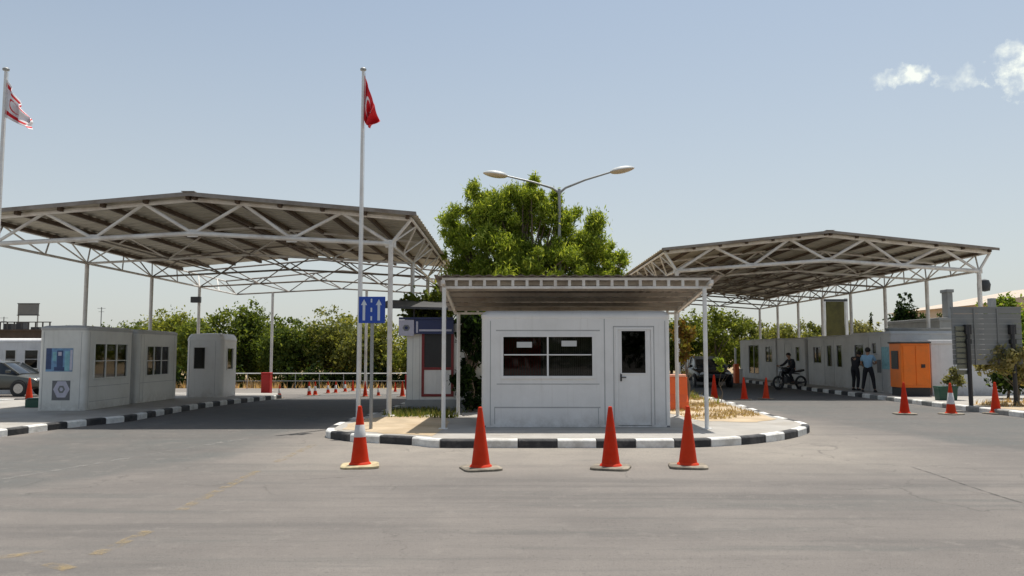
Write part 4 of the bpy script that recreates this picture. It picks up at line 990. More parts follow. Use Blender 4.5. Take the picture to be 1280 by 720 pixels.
# barriers and cabinets
p = G(333, 494.5); bc = empty('barrier_cabinet', p, 0, 'red barrier cabinet with white cap at the end of left kerb', 'barrier cabinet'); k = p.y/1000
mb = MB(); mb.box(-5.5*k, 5.5*k, -.18, .18, .04, 27*k); mb.build('housing', M['red'], bc, bevel=.02); mb = MB(); mb.box(-5.8*k, 5.8*k, -.2, .2, 27*k, 28.5*k); mb.build('cap', M['red'], bc, bevel=.01)
mb = MB(); mb.box(-6*k, 6*k, -.22, .22, 0, .04); mb.build('base', M['darkmetal'], bc)
p = G(847, 513, .15); jb = empty('plastic_barrier', (p.x-.12, p.y+.2, .15), R(4), 'orange plastic barrier with pale top beside the white booth', 'barrier')
mb = MB(); rs = []
for x in (-.42, -.38, .38, .42):
    t = .96 if abs(x) > .4 else 1
    rs.append([(x, y*t, z) for y, z in ((-.22, 0), (.22, 0), (.20, .22), (.11, .42), (.09, .88), (-.09, .88), (-.11, .42), (-.20, .22))])
mb.rings(rs); mb.build('barrier_body', M['orange'], jb, bevel=.015)
mb = MB(); mb.box(-.40, .40, -.085, .085, .88, .95); mb.build('top_strip', mat('faded_orange', (.80, .38, .26), .6), jb, bevel=.02)
p = G(922, 479); st = empty('striped_cabinet', p, 0, 'orange and white barrier cabinet far inside the right canopy', 'barrier cabinet'); k = p.y/1000
mb = MB(); mb.box(-4*k, 1.2*k, -.2, .2, 0, 24*k); mb.build('orange_side', M['orange'], st, bevel=.02); mb = MB(); mb.box(1.25*k, 5.5*k, -.2, .2, 0, 18*k); mb.build('white_side', M['wpaint'], st, bevel=.02)
mb = MB(); mb.bar((-2*k, 0, 24*k), (-2*k, 0, 44*k), .09); mb.build('pole', M['wpaint'], st)
p = G(509, 497); rc = empty('red_cabinet', p, 0, 'narrow red cabinet beyond the left end of the kiosk', 'barrier cabinet'); k = p.y/1000
mb = MB(); mb.box(-2.6*k, 2.6*k, -.12, .12, 10*k, 28*k); mb.build('housing', M['red'], rc, bevel=.01); mb = MB(); mb.box(-1.2*k, 1.2*k, -.06, .06, 0, 10*k); mb.build('stand', M['darkmetal'], rc)
# small floodlight box on left canopy back post
# ---------------------------------------------------------------- trees
def leaves(centers, radii, n, size, seed, flat=.35, shape=1.9, droop=.35):
    r_ = np.random.default_rng(seed); C = np.array(centers); Rr = np.array(radii)
    w = Rr.prod(axis=1)**.75; w /= w.sum(); idx = r_.choice(len(C), n, p=w)
    d = r_.normal(size=(n, 3)); d /= np.linalg.norm(d, axis=1)[:, None]; rad = r_.random(n)**.45
    P = C[idx]+d*rad[:, None]*Rr[idx]*(1+.25*r_.normal(size=(n, 1))*(rad[:, None] > .8))
    a_ = r_.normal(size=(n, 3)); a_[:, 2] -= droop; a_ /= np.linalg.norm(a_, axis=1)[:, None]
    nrm = d*.6+r_.normal(size=(n, 3))*.6; nrm[:, 2] += flat
    b_ = np.cross(nrm, a_); b_ /= np.linalg.norm(b_, axis=1)[:, None]+1e-9
    s = size*(.6+.8*r_.random((n, 1)))
    V = np.stack([P-a_*s*shape*.5, P+b_*s*.5, P+a_*s*shape*.5, P-b_*s*.5], axis=1).reshape(-1, 3)
    return V
def leafmesh(name, V, mt, parent):
    n = len(V)//4; me = bpy.data.meshes.new(name); me.vertices.add(len(V)); me.vertices.foreach_set('co', V.ravel())
    me.loops.add(4*n); me.loops.foreach_set('vertex_index', np.arange(4*n)); me.polygons.add(n); me.polygons.foreach_set('loop_start', np.arange(n)*4)
    me.materials.append(mt); me.update(); me.validate(); o = bpy.data.objects.new(name, me); COL.objects.link(o); o.parent = parent; return o
def tree(name, label, x, y, h, w, zb, mt, n, size, seed, clumps=26, cr=.22, group='trees', trunk_r=.14, lean=0., top=1., d=None, stems=1, z0=None, sparse=0.):
    """crown fills from zb to h with width w"""
    r_ = np.random.default_rng(seed); z0 = g(x, y) if z0 is None else z0
    root = empty(name, (x, y, z0), 0, label, 'tree', group); d = d or w
    cc, rr = [], []; hc = (h-zb)/2; zc = zb+hc
    while len(cc) < clumps:
        p = r_.uniform(-1, 1, 3); q = np.linalg.norm(p)
        if q > 1 or q < .25: continue
        px_ = p[0]*w/2*(1-cr)*(1-.25*max(0, p[2])*top); k = cr*r_.uniform(.65, 1.45)*(1-.35*sparse*max(0, q-.5)*2)
        cc.append((px_+lean*p[2], p[1]*d/2*(1-cr), zc+p[2]*hc*(1-cr*.8))); rr.append((w*k*.62, d*k*.62, hc*2*k*.55))
    # ragged small sprays on the outside
    for _ in range(int(clumps*.9)):
        a_ = r_.uniform(0, 2*math.pi); e_ = r_.uniform(-.4, 1.3); k = r_.uniform(.85, 1.08)
        cc.append((math.cos(a_)*math.cos(e_)*w/2*k+lean*math.sin(e_), math.sin(a_)*math.cos(e_)*d/2*k, zc+math.sin(e_)*hc*k)); q = cr*r_.uniform(.22, .45); rr.append((w*q*.6, d*q*.6, w*q*.6))
    V = leaves(cc, rr, n, size, seed+1)
    V = V[np.repeat(V.reshape(-1, 4, 3)[:, :, 2].min(axis=1) > .05, 4)]
    leafmesh('crown', V, mt, root)
    mb = MB(); 
    for s in range(stems):
        ox = (s-(stems-1)/2)*.25; top_ = (ox*3, 0, zb+hc*.8)
        mb.tube([(ox, 0, -.05), (ox*1.4+.05, .03, zb*.5+.2), (ox*2, -.04, zb+hc*.3), top_], [trunk_r, trunk_r*.85, trunk_r*.6, trunk_r*.25], 9)
    for i in range(min(clumps, 16)):
        c_ = cc[i]; zs = zb*.6+r_.random()*hc*.6
        mid = (c_[0]*.45+r_.normal()*.1, c_[1]*.45, zs+(c_[2]-zs)*.55); mb.tube([(0, 0, zs), mid, c_], [trunk_r*.45, trunk_r*.28, trunk_r*.08], 6)
    mb.build('trunk', M['bark'], root, smooth=True); return root
# the central tree: three overlapping masses in one crown
def crown_tree(name, label, x, y, z0, masses, mt, size, seed, trunk_r=.2, extra=None, group=None, cat='tree', mult=1., shape=1.9, droop=.35, kmul=1.):
    r_ = np.random.default_rng(seed); root = empty(name, (x, y, z0), 0, label, cat, group); Vs = []; allc = []
    for (cx, cy, cz, rx, ry, rz, ncl, nl, k) in masses:
        cc, rr = [], []
        while len(cc) < ncl:
            p = r_.uniform(-1, 1, 3); q = np.linalg.norm(p)
            if q > 1 or q < .3: continue
            cc.append((cx+p[0]*rx, cy+p[1]*ry, cz+p[2]*rz)); kk = k*kmul*r_.uniform(.5, 1.35); rr.append((kk, kk, kk*r_.uniform(.7, 1.2)))
        allc += cc; Vs.append(leaves(cc, rr, int(nl*mult), size, seed+len(Vs)*7+3, shape=shape, droop=droop))
    V = np.concatenate(Vs); V = V[np.repeat(V.reshape(-1, 4, 3)[:, :, 2].min(axis=1) > .02, 4)]
    leafmesh('crown', V, mt, root)
    mb = MB(); top = max(c_[2] for c_ in allc)
    mb.tube([(0, 0, -.05), (.08, .05, top*.22), (-.05, 0, top*.45), (.05, 0, top*.8)], [trunk_r, trunk_r*.8, trunk_r*.55, trunk_r*.15], 10)
    for c_ in allc[::2]:
        zs = min(c_[2]*.75, top*(.2+.35*r_.random())); mid = (c_[0]*.5+r_.normal()*.15, c_[1]*.5, zs+(c_[2]-zs)*.5)
        mb.tube([(0, 0, zs), mid, c_], [trunk_r*.4, trunk_r*.22, trunk_r*.06], 6)
    mb.build('trunk', M['bark'], root, smooth=True); return root
tY = 27.5; k = tY/1000
def tc_(px, py): p = at(px, py, tY); return p.x, p.z-.146
X0 = at(655, 400, tY).x
def ms(px, py, rx, rz, ncl, nl, kk, dy=0., ry=None):
    x, z = tc_(px, py); return (x-X0, dy, z, rx*k, (ry or rx*.8)*k, rz*k, ncl, nl, kk)
crown_tree('acacia_tree', 'large bright green tree behind the central booth canopy', X0, tY, .146, [
    ms(620, 318, 60, 60, 50, 13000, .50), ms(640, 266, 46, 34, 26, 6000, .42), ms(606, 258, 32, 26, 14, 2400, .34), ms(700, 330, 72, 48, 44, 10500, .48), ms(718, 294, 44, 34, 22, 4000, .36),
    ms(756, 333, 32, 28, 14, 1900, .32), ms(572, 300, 22, 44, 14, 1900, .3), ms(655, 355, 100, 32, 46, 9500, .50), ms(664, 242, 26, 18, 9, 1300, .26), ms(745, 302, 18, 20, 6, 600, .22), ms(655, 400, 95, 38, 30, 5200, .5),
    ms(563, 285, 14, 14, 5, 320, .2), ms(772, 322, 14, 16, 5, 380, .22), ms(590, 245, 16, 14, 5, 420, .22), ms(690, 262, 18, 22, 8, 900, .26)],
    M['leafA'], .038, 11, mult=2.3, shape=4.2, droop=1.0, kmul=.86)
# dark shrub beside the booth on the left, vine-like
p = at(588, 440, 21.0)
crown_tree('evergreen_shrub', 'tall dark evergreen shrub between the kiosk and the booth', p.x, 21.0, .146, [(0, 0, 1.3, .28, .5, 1.2, 22, 5000, .22), (.1, 0, 2.3, .35, .5, .4, 10, 1800, .25)], M['leafD'], .07, 21, trunk_r=.06, cat='shrub')
p = at(548, 385, 23.5)
crown_tree('flowering_tree', 'small tree with reddish tips spreading over the kiosk roof', p.x, 23.8, .146, [(0, 0, 3.0, 1.0, .8, .45, 16, 2400, .3), (-.4, .2, 2.5, .7, .5, .4, 8, 900, .25)], M['leafB'], .09, 24, trunk_r=.07)
p = at(858, 440, 24.)
crown_tree('brown_leaved_tree', 'thin tree with brownish leaves just right of the booth', p.x, 24., .146, [(0, 0, 1.8, .30, .3, .9, 14, 900, .2)], M['leafF'], .075, 31, trunk_r=.04)
p = G(891, 500, .15)
crown_tree('sapling', 'tiny bright green sapling by the right canopy post of the booth', p.x, p.y-1, .146, [(0, 0, 1.15, .12, .12, .14, 4, 170, .1)], M['leafA'], .06, 35, trunk_r=.015)
# background trees on the left
bgt = [ # px, top py, width px, Y, mat, seed, label
 (165, 402, 60, 66, 'leafB', 41, 'low green tree top just above the roofs of the grey booths'),
 (214, 384, 54, 60, 'leafB', 42, 'green tree rising above the gap left of sentry box'),
 (218, 380, 18, 72, 'leafD', 43, 'slim dark tree tip behind the leafy tree left of sentry box'),
 (262, 381, 62, 51, 'leafB', 44, 'green tree directly behind the sentry box'),
 (306, 379, 66, 52.5, 'leafB', 45, 'bright bushy tree between the sentry box and red cabinet'),
 (362, 393, 62, 51, 'leafB', 46, 'green bushy tree just right of the red cabinet'),
 (408, 387, 76, 52, 'leafC', 47, 'broad olive green tree left of the middle flagpole'),
 (468, 398, 74, 51, 'leafC', 48, 'olive green tree behind the blue arrow sign'),
 (520, 396, 70, 50, 'leafB', 49, 'green tree behind the left end of the kiosk'),
 (336, 404, 46, 57, 'leafB', 51, 'green tree in the gap behind the red cabinet'),
 (437, 396, 50, 58, 'leafB', 52, 'dark green tree seen behind the middle flagpole'),
 (190, 398, 50, 70, 'leafC', 53, 'far olive tree between the low tree and sentry box'),
 (100, 409, 60, 75, 'leafC', 50, 'distant low olive tree above the left grey booth'),
 ]
for px, py, wp, Y, mt, sd, lab in bgt:
    t = at(px, py, Y); x = t.x; z0 = g(x, Y); h = t.z-z0; w = wp*Y/1000*1.5
    tree('broadleaf_tree', lab, x, Y, h, w, .1, M[mt], 9500 if wp > 40 else 1500, .115, sd, clumps=30, cr=.27, group='trees beyond the left road', trunk_r=.13, d=w*.8)
bgr = [
 (838, 400, 60, 62, 'leafB', 61, 'dark green tree behind the brownish tree near the booth'),
 (893, 384, 82, 61.5, 'leafB', 62, 'green tree over the dark car under the right canopy'),
 (928, 398, 50, 64, 'leafC', 63, 'olive tree at the far left end of the cabin row'),
 (975, 400, 84, 66, 'leafC', 64, 'wide olive tree above the middle of cabin row'),
 (1022, 403, 56, 66, 'leafC', 65, 'olive tree just left of the dark olive board'),
 (1074, 400, 56, 70, 'leafE', 66, 'pale greyish tree just right of the olive board'),
 (1128, 366, 36, 62, 'leafD', 67, 'tall dark conifer above the generator'),
 (1154, 388, 22, 62, 'leafD', 68, 'short dark conifer right of the tall conifer'),
 (1174, 388, 9, 50, 'leafD', 69, 'slender dark cypress left of the grey chimney'),
 (1088, 390, 8, 75, 'leafD', 70, 'slender dark cypress behind the pale greyish tree'),
 (1247, 366, 56, 46, 'leafA', 71, 'bright green tree top above the grey slatted board'),
 (1290, 372, 44, 33, 'leafA', 72, 'bright green tree cut off by the right edge'),
 ]
for px, py, wp, Y, mt, sd, lab in bgr:
    t = at(px, py, Y); x = t.x; h = t.z; w = wp*Y/1000*1.35; con = 'con' in lab or 'cypress' in lab
    tree('conifer_tree' if 'conifer' in lab else 'cypress_tree' if 'cypress' in lab else 'broadleaf_tree', lab, x, Y, h, w, h*.03, M[mt], 8000 if wp > 30 else 1500, .125 if wp > 30 else .10, sd, clumps=22, cr=.24, group='trees beyond the right canopy', trunk_r=.13, top=2.2 if con else 1, d=w*.8, z0=0)
# far wood closing the horizon
def wood(name, x0, x1, y, hmin, hmax, n, seed, mt):
    r_ = np.random.default_rng(seed); cc = []; rr = []
    x = x0
    while x < x1:
        h = r_.uniform(hmin, hmax); cc += [(x, y+r_.uniform(-4, 4), h*.6+g(x, y)), (x+1, y+r_.uniform(-4, 4), h*.25+g(x, y))]; rr += [(2.6, 2.2, h*.42), (2.8, 2.2, h*.35)]; x += r_.uniform(1.6, 3.2)
    V = leaves(cc, rr, n, .34, seed); o = leafmesh(name, V, mt, None); tag(o, 'far wood closing the horizon behind everything', 'wood', None, 'stuff'); return o
wood('far_wood', -95, 100, 120, 3.0, 4.6, 26000, 81, M['leafB'])
r_u = np.random.default_rng(83); cc = []; rr = []  # dark leaves put in to stand for the shadow under the trees
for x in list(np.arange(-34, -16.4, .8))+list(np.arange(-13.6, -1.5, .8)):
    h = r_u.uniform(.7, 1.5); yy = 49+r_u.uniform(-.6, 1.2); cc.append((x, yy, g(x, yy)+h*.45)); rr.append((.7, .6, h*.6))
tag(leafmesh('shade_foliage', leaves(cc, rr, 15000, .13, 84), M['leafD'], None), 'dark leaves standing for the shadow under the trees behind the rail fence', 'shade_foliage', None, 'stuff')
vb = MB(); vb.add([(-200, -260, -.004), (200, -260, -.004), (200, -45.9, -.004), (-200, -45.9, -.004)], [(0, 1, 2, 3)]); tag(vb.build('road', M['road']), kind='structure')  # unseen sheet added behind the camera, greys the booth window reflections
cc = []; rr = []  # unseen tree row added behind the camera to darken the window reflections
for x in np.arange(-70, 70, 2.2):
    h = r_u.uniform(6, 9); cc += [(x, -52+r_u.uniform(-3, 3), h*.65), (x+1, -52+r_u.uniform(-3, 3), h*.25)]; rr += [(2.4, 2.2, h*.4), (2.6, 2.2, h*.3)]
tag(leafmesh('far_wood', leaves(cc, rr, 16000, .5, 88), M['leafD'], None), 'unseen dark row of trees added behind the viewer to darken window reflections', 'wood', None, 'stuff')
# olive sapling and plants on the right verge
p = G(1272, 505, .15); crown_tree('olive_sapling', 'grey-green olive sapling in front of the slatted board', p.x-.25, p.y-.4, .146, [(-.25, 0, 1.35, .8, .5, .38, 16, 1700, .24), (.3, 0, 1.0, .4, .4, .35, 8, 700, .2)], M['leafE'], .075, 91, trunk_r=.045)
p = G(1178, 500, .15); pt = empty('potted_plant', (p.x+.12, p.y, .146), 0, 'dark green planter with a small plant beside the pale utility box', 'potted plant')
mb = MB(); mb.rings([[(x*s, y*s, z) for x, y in rrect(.62, .4, .05)] for s, z in ((.9, 0), (1, .38), (1.05, .40), (1.05, .45), (.98, .45))]); mb.build('planter', M['greenpot'], pt, bevel=.01)
V = leaves([(.35, 0, .8), (.1, 0, .62), (.5, .1, .6), (.3, 0, .95)], [(.22, .2, .2), (.2, .2, .16), (.2, .2, .18), (.16, .15, .12)], 420, .07, 95); leafmesh('foliage', V, M['leafE'], pt)
mb = MB(); mb.tube([(.1, 0, .4), (.3, 0, .7), (.35, 0, .9)], [.015, .01, .005], 6); mb.build('stem', M['bark'], pt)
# the second dark tree root clump at right (thick dark shrub)
p = at(1258, 460, 27); crown_tree('dark_shrub', 'dark shrub behind the olive sapling at the foot of the board', p.x, 27, .146, [(0, 0, .8, .8, .4, .5, 12, 1800, .3)], M['leafD'], .09, 97, trunk_r=.05, cat='shrub')
# ground cover
def tufts(name, label, poly, n, hmin, hmax, mt, h0, seed, cat='grass'):
    r_ = np.random.default_rng(seed); xs_ = [p[0] for p in poly]; ys_ = [p[1] for p in poly]; vs = []; k = 0
    while k < n:
        x = r_.uniform(min(xs_), max(xs_)); y = r_.uniform(min(ys_), max(ys_))
        if not inside((x, y), poly): continue
        if math.sin(x*2.3+1)*math.sin(y*1.9+.5)+r_.normal()*.35 < -.1: continue
        for _ in range(5):
            a_ = r_.uniform(0, 6.28); h = r_.uniform(hmin, hmax); w = .012+.1*h*.25; bx_, by_ = x+r_.normal()*.05, y+r_.normal()*.05
            lx, ly = math.cos(a_)*h*.5, math.sin(a_)*h*.5; zz = g(bx_, by_)+h0
            vs += [(bx_-math.sin(a_)*w, by_+math.cos(a_)*w, zz), (bx_+math.sin(a_)*w, by_-math.cos(a_)*w, zz), (bx_+lx+.004, by_+ly, zz+h), (bx_+lx-.004, by_+ly, zz+h)]
        k += 1
    o = leafmesh(name, np.array(vs), mt, None); tag(o, label, cat, None, 'stuff')
tufts('dry_grass', 'dry straw coloured grass on the right end of the island', [(4.2, 18.6), (6.1, 19), (6.3, 24.5), (6.5, 29), (3.9, 29), (3.9, 22)], 900, .02, .09, M['straw'], .148, 101)
tufts('dry_grass', 'low dry weeds in front of the kiosk', [(-3.1, 19.2), (-1.4, 19.0), (-1.2, 21.1), (-3.1, 21.1)], 260, .05, .16, M['weed'], .148, 102)
tufts('dry_grass', 'dry grass verge beyond the rail fence', [(-38, 47.5), (-2, 47.5), (-2, 62), (-40, 62)], 5200, .12, .5, M['straw'], -.03, 103)
tufts('dry_grass', 'dry weeds on the right verge under the slatted board', [(13.6, 21.2), (19, 20.6), (19, 25), (15.6, 25.4), (13.6, 24)], 350, .04, .16, M['straw'], .148, 104)
tufts('dry_grass', 'dry grass in the middle strip between the two roads', [(-2.9, 23.5), (6.2, 24), (6.2, 47), (-2.9, 46)], 1600, .06, .3, M['weed'], .148, 105)
# ---------------------------------------------------------------- cars
def car(name, label, loc, rz, paint, L_=4.3, Wd=1.72, roof_reflect=None):
    root = empty(name, loc, rz, label, 'car')  # nose toward +X, origin under the middle
    st = [(-2.15, .45, .72, .78, .80), (-2.05, .28, .80, .95, .90), (-1.6, .24, .84, .98, .97), (-1.2, .22, .86, .98, 1.), (-.4, .22, .88, .95, 1.), (.5, .22, .88, .94, 1.), (1.0, .22, .86, .92, 1.), (1.5, .24, .80, .84, .97), (1.95, .28, .70, .74, .90), (2.12, .40, .60, .64, .78)]
    mb = MB(); rs = []
    for x, zl, zs, zb, k in st:
        w = Wd/2*k; rs.append([(x, -w*.9, zl), (x, -w, zl+.12), (x, -w*1.0, (zl+zs)/2+.06), (x, -w*.97, zs), (x, -w*.86, zb), (x, 0, zb+.04), (x, w*.86, zb), (x, w*.97, zs), (x, w, (zl+zs)/2+.06), (x, w, zl+.12), (x, w*.9, zl)])
    mb.rings(rs); body = mb.build('body', M[paint], root, smooth=True)
    sd = body.modifiers.new('s', 'SUBSURF'); sd.levels = 1; sd.render_levels = 1
    mb = MB(); rs = []
    for x, zr, k in ((-1.95, .96, .80), (-1.45, 1.36, .72), (-.8, 1.45, .70), (.1, 1.44, .70), (.55, 1.34, .72), (1.25, .93, .80)):
        w = Wd/2*k; rs.append([(x, -Wd/2*.86, .88), (x, -w, zr-.03), (x, -w*.85, zr), (x, w*.85, zr), (x, w, zr-.03), (x, Wd/2*.86, .88)])
    mb.rings(rs); mb.build('window', mat('car_glass', (.03, .035, .04), .05, var=.1), root, smooth=True)
    mb = MB(); rs = []
    for x, zr, k in ((-1.40, 1.39, .70), (-.8, 1.465, .69), (.1, 1.455, .69), (.5, 1.37, .70)):
        w = Wd/2*k; rs.append([(x, -w, zr-.02), (x, -w*.8, zr+.012), (x, w*.8, zr+.012), (x, w, zr-.02)])
    mb.rings(rs)
    for sy in (-1, 1):
        for xa, za, xb, zb_ in ((-1.93, .94, -1.42, 1.36), (-.35, .9, -.3, 1.42), (1.22, .93, .55, 1.35)):
            mb.bar((xa, sy*Wd/2*.85, za), (xb, sy*Wd/2*.72, zb_), .06)
    mb.build('roof', M[roof_reflect or paint], root, smooth=True)
    for x in (-1.35, 1.35):
        for sy in (-1, 1):
            wr = MB(); y = sy*(Wd/2-.10)
            def disc(mb_, r, y0, y1, n=28): mb_.rings([[(x+r*math.cos(2*math.pi*q/n), yy, .31+r*math.sin(2*math.pi*q/n)) for q in range(n)] for yy in (y0, y1)])
            disc(wr, .35, y-.12, y+.105*sy if sy > 0 else y-.105); wr.v = []; wr.f = []; wr.mi = []
            disc(wr, .365, y-.06, y+sy*.105); arch = wr.build('wheel_arch', M['black'], root, smooth=True)
            wr = MB(); disc(wr, .31, y-.1, y+sy*.13+.0); wh = wr.build('wheel', M['rubber'], root, smooth=True, bevel=.02)
            wr = MB(); disc(wr, .20, y+sy*.13, y+sy*.136); 
            wr.build('rim', M['chrome'], wh, smooth=True)
    for sy in (-1, 1):
        mb = MB(); mb.lathe([(.01, -.05), (.12, -.03), (.13, .02), (.06, .07), (.01, .075)], (0, 0, 0)); mb.T = None
        mb.v = [(2.0+z_*.6, sy*.58+x_*1.3, .66+y_*.7) for x_, y_, z_ in mb.v]; mb.build('headlight', M['headlight'], root, smooth=True)
        mb = MB(); mb.box(.85, 1.02, sy*.86, sy*1.02, .95, 1.08); mb.build('mirror', M[paint], root, bevel=.03)
    mb = MB(); mb.box(2.06, 2.14, -.38, .38, .46, .60); mb.build('grille', M['black'], root, bevel=.02)
    return root
p = G(26, 496); car('parked_car', 'grey parked car at the left edge, only its front wheel and bonnet showing', (p.x-1.45, p.y+.85, g(-18, 32)), 0, 'carpaint')
p = G(893, 485); car('parked_car', 'dark car parked in the shade beneath the right canopy, facing the camera', (p.x+.1, p.y+2.1, 0), R(-90), 'cardark', Wd=1.8, roof_reflect='galv')  # pale roof colour stands in for sky reflected in the windscreen
# ---------------------------------------------------------------- people
def skin_obj(name, joints, edges, mt, parent, sub=2, root=0):
    me = bpy.data.meshes.new(name); me.from_pydata([j[0] for j in joints], edges, []); me.materials.append(mt)
    o = bpy.data.objects.new(name, me); COL.objects.link(o); o.parent = parent
    sk = o.modifiers.new('skin', 'SKIN'); sk.use_smooth_shade = True
    if not me.skin_vertices: 
        me.attributes  # layer is made by the modifier
    lay = me.skin_vertices[0].data if me.skin_vertices else None
    if lay is None:
        bm = bmesh.new(); bm.from_mesh(me); bm.verts.layers.skin.verify(); bm.to_mesh(me); bm.free(); lay = me.skin_vertices[0].data
    for i, j in enumerate(joints):
        r = j[1]; lay[i].radius = r if hasattr(r, '__len__') else (r, r); lay[i].use_root = (i == root)
    s = o.modifiers.new('sub', 'SUBSURF'); s.levels = sub; s.render_levels = sub
    return o
def person(label, loc, rz, J, cloth, pants, hairm='hair', shorts=False, longsleeve=False):
    """J: dict of joint positions; local +Y is the way the person faces"""
    root = empty('person', loc, rz, label, 'person')
    V = lambda k: Vector(J[k])
    js = [(V('pelvis'), .11), (V('chest'), (.145, .10)), (V('neck'), .055), (V('head0'), .075), (V('head1'), (.085, .10)), (V('head2'), .07)]
    ed = [(0, 1), (1, 2), (2, 3), (3, 4), (4, 5)]
    for s in ('l', 'r'):
        b = len(js); js += [(V('sh'+s), .055), (V('el'+s), .040), (V('wr'+s), .027), (V('ha'+s), (.035, .02))]; ed += [(1, b), (b, b+1), (b+1, b+2), (b+2, b+3)]
        d = (V('ha'+s)-V('wr'+s)).normalized(); side = d.cross(Vector((0, 1, .2))).normalized()
        for q in range(4):
            c = len(js); o_ = V('ha'+s)+side*(.027-.018*q); ln = (.055, .065, .06, .045)[q]
            js += [(o_+d*.03, .010), (o_+d*(.03+ln)+Vector((0, .012, 0)), .008)]; ed += [(b+3, c), (c, c+1)]
        c = len(js); js += [(V('wr'+s)+side*.045+d*.04, .011), (V('wr'+s)+side*.06+d*.085, .009)]; ed += [(b+2, c), (c, c+1)]
        b = len(js); js += [(V('hip'+s), .085), (V('kn'+s), .058), (V('an'+s), .038), (V('to'+s), (.04, .03))]; ed += [(0, b), (b, b+1), (b+1, b+2), (b+2, b+3)]
    body = skin_obj('body', js, ed, M['skin'], root)
    # face details sit on the head
    hd = V('head1'); fw = (V('face')-hd).normalized(); rt = fw.cross(Vector((0, 0, 1))).normalized(); up = rt.cross(fw)
    mb = MB()
    for s in (-1, 1):
        c = hd+fw*.088+rt*.032*s+up*.012; mb.lathe([(.001, -.008), (.010, 0), (.001, .008)], c, 8)
    mb.build('eyes', M['hair'], root, smooth=True)
    mb = MB(); c = hd+fw*.095-up*.01; mb.tube([c+up*.025, c+fw*.018-up*.012, c-up*.016], [.008, .012, .006], 6)
    for s in (-1, 1): mb.lathe([(.002, -.03), (.014, -.015), (.016, .012), (.002, .03)], hd+rt*.09*s, 8)
    mb.build('nose_and_ears', M['skin'], root, smooth=True)
    mb = MB(); rs = []
    for i in range(7):
        t = i/6*math.pi*.60; rr = .108*math.sin(t)+.002; u2 = (up-fw*.75).normalized(); f2 = (fw+up*.75).normalized(); rs.append([tuple(hd-fw*.010+up*.012+u2*(.108*math.cos(t))+(rt*math.cos(a_)*.95+f2*math.sin(a_)*1.02)*rr) for a_ in np.linspace(0, 2*math.pi, 17)[:-1]])
    mb.rings(rs); mb.build('hair', M[hairm], root, smooth=True)
    def ext(a, b, t): return V(a).lerp(V(b), t)
    js = [(V('pelvis').lerp(V('hipl').lerp(V('hipr'), .5), .6)-Vector((0, 0, .03)), (.160, .135)), (V('pelvis').lerp(V('chest'), .4), (.160, .128)), (V('chest'), (.172, .125)), (V('neck')-Vector((0, 0, .03)), .065)]; ed = [(0, 1), (1, 2), (2, 3)]
    for s in ('l', 'r'):
        b = len(js); js += [(V('sh'+s), .078), (ext('sh'+s, 'el'+s, 1. if longsleeve else .75), .060)]; ed += [(2, b), (b, b+1)]
        if longsleeve: js.append((V('wr'+s), .04)); ed.append((b+1, b+2))
    skin_obj('shirt', js, ed, M[cloth], root)
    js = [(V('pelvis'), (.150, .125)), (V('pelvis').lerp(V('chest'), .35), (.138, .112))]; ed = [(0, 1)]
    for s in ('l', 'r'):
        b = len(js); js += [(V('hip'+s), .105), (V('kn'+s), .076), (ext('kn'+s, 'an'+s, .96), .058)]; ed += [(0, b), (b, b+1), (b+1, b+2)]
    skin_obj('trousers', js, ed, M[pants], root)
    for s in ('l', 'r'):
        mb = MB(); a_ = V('an'+s); t_ = V('to'+s); d = (t_-a_); d.z = 0; d.normalize(); sd_ = Vector((d.y, -d.x, 0)); z0 = a_.z-.08
        rs = [[tuple(a_+d*x+sd_*w*q+Vector((0, 0, z-a_.z+a_.z-.0))-Vector((0, 0, a_.z))+Vector((0, 0, z0))) for q, z in ((-1, 0), (1, 0), (.9, hh*.6), (.45, hh), (-.45, hh), (-.9, hh*.6))] for x, w, hh in ((-.06, .035, .07), (-.03, .042, .10), (.08, .05, .085), (.16, .048, .05), (.20, .03, .035))]
        mb.rings(rs); mb.build('shoe', M['black'], root, smooth=True)
    return root
stand = dict(pelvis=(0, 0, .93), chest=(0, .02, 1.27), neck=(0, .01, 1.46), head0=(0, .02, 1.53), head1=(0, .035, 1.62), head2=(0, .03, 1.69), face=(0, .14, 1.61),
             shl=(-.19, .0, 1.38), shr=(.19, 0, 1.38), ell=(-.26, .02, 1.12), elr=(.28, .10, 1.13), wrl=(-.22, .20, .98), wrr=(.18, .30, 1.10), hal=(-.20, .27, .97), har=(.12, .35, 1.12),
             hipl=(-.10, 0, .88), hipr=(.10, 0, .88), knl=(-.17, .03, .48), knr=(.17, .03, .48), anl=(-.22, -.02, .09), anr=(.22, -.02, .09), tol=(-.24, .12, .04), tor=(.24, .12, .04))
p = Vector((13.8, 13.8/.443, 0)); person('man in light blue shirt and black trousers standing legs apart, back turned', (p.x, p.y, .146), R(-38), stand, 'shirt', 'trous')
st2 = dict(stand); st2.update(chest=(0, .10, 1.20), neck=(0, .20, 1.36), head0=(0, .25, 1.41), head1=(0, .30, 1.48), head2=(0, .31, 1.54), face=(0, .40, 1.44), shl=(-.18, .12, 1.30), shr=(.18, .12, 1.30), ell=(-.22, .22, 1.06), elr=(.22, .22, 1.06), wrl=(-.16, .40, 1.02), wrr=(.14, .40, 1.02), hal=(-.13, .46, 1.03), har=(.10, .46, 1.03), knl=(-.10, .06, .48), knr=(.10, .06, .48), anl=(-.10, 0, .09), anr=(.10, 0, .09), tol=(-.11, .13, .04), tor=(.11, .13, .04))
p = Vector((13.85, 13.85/.4265, 0)); person('person in dark clothes leaning toward the cabin window beside the man in blue', (p.x, p.y, .146), R(-60), st2, 'darkshirt', 'trous', longsleeve=True)
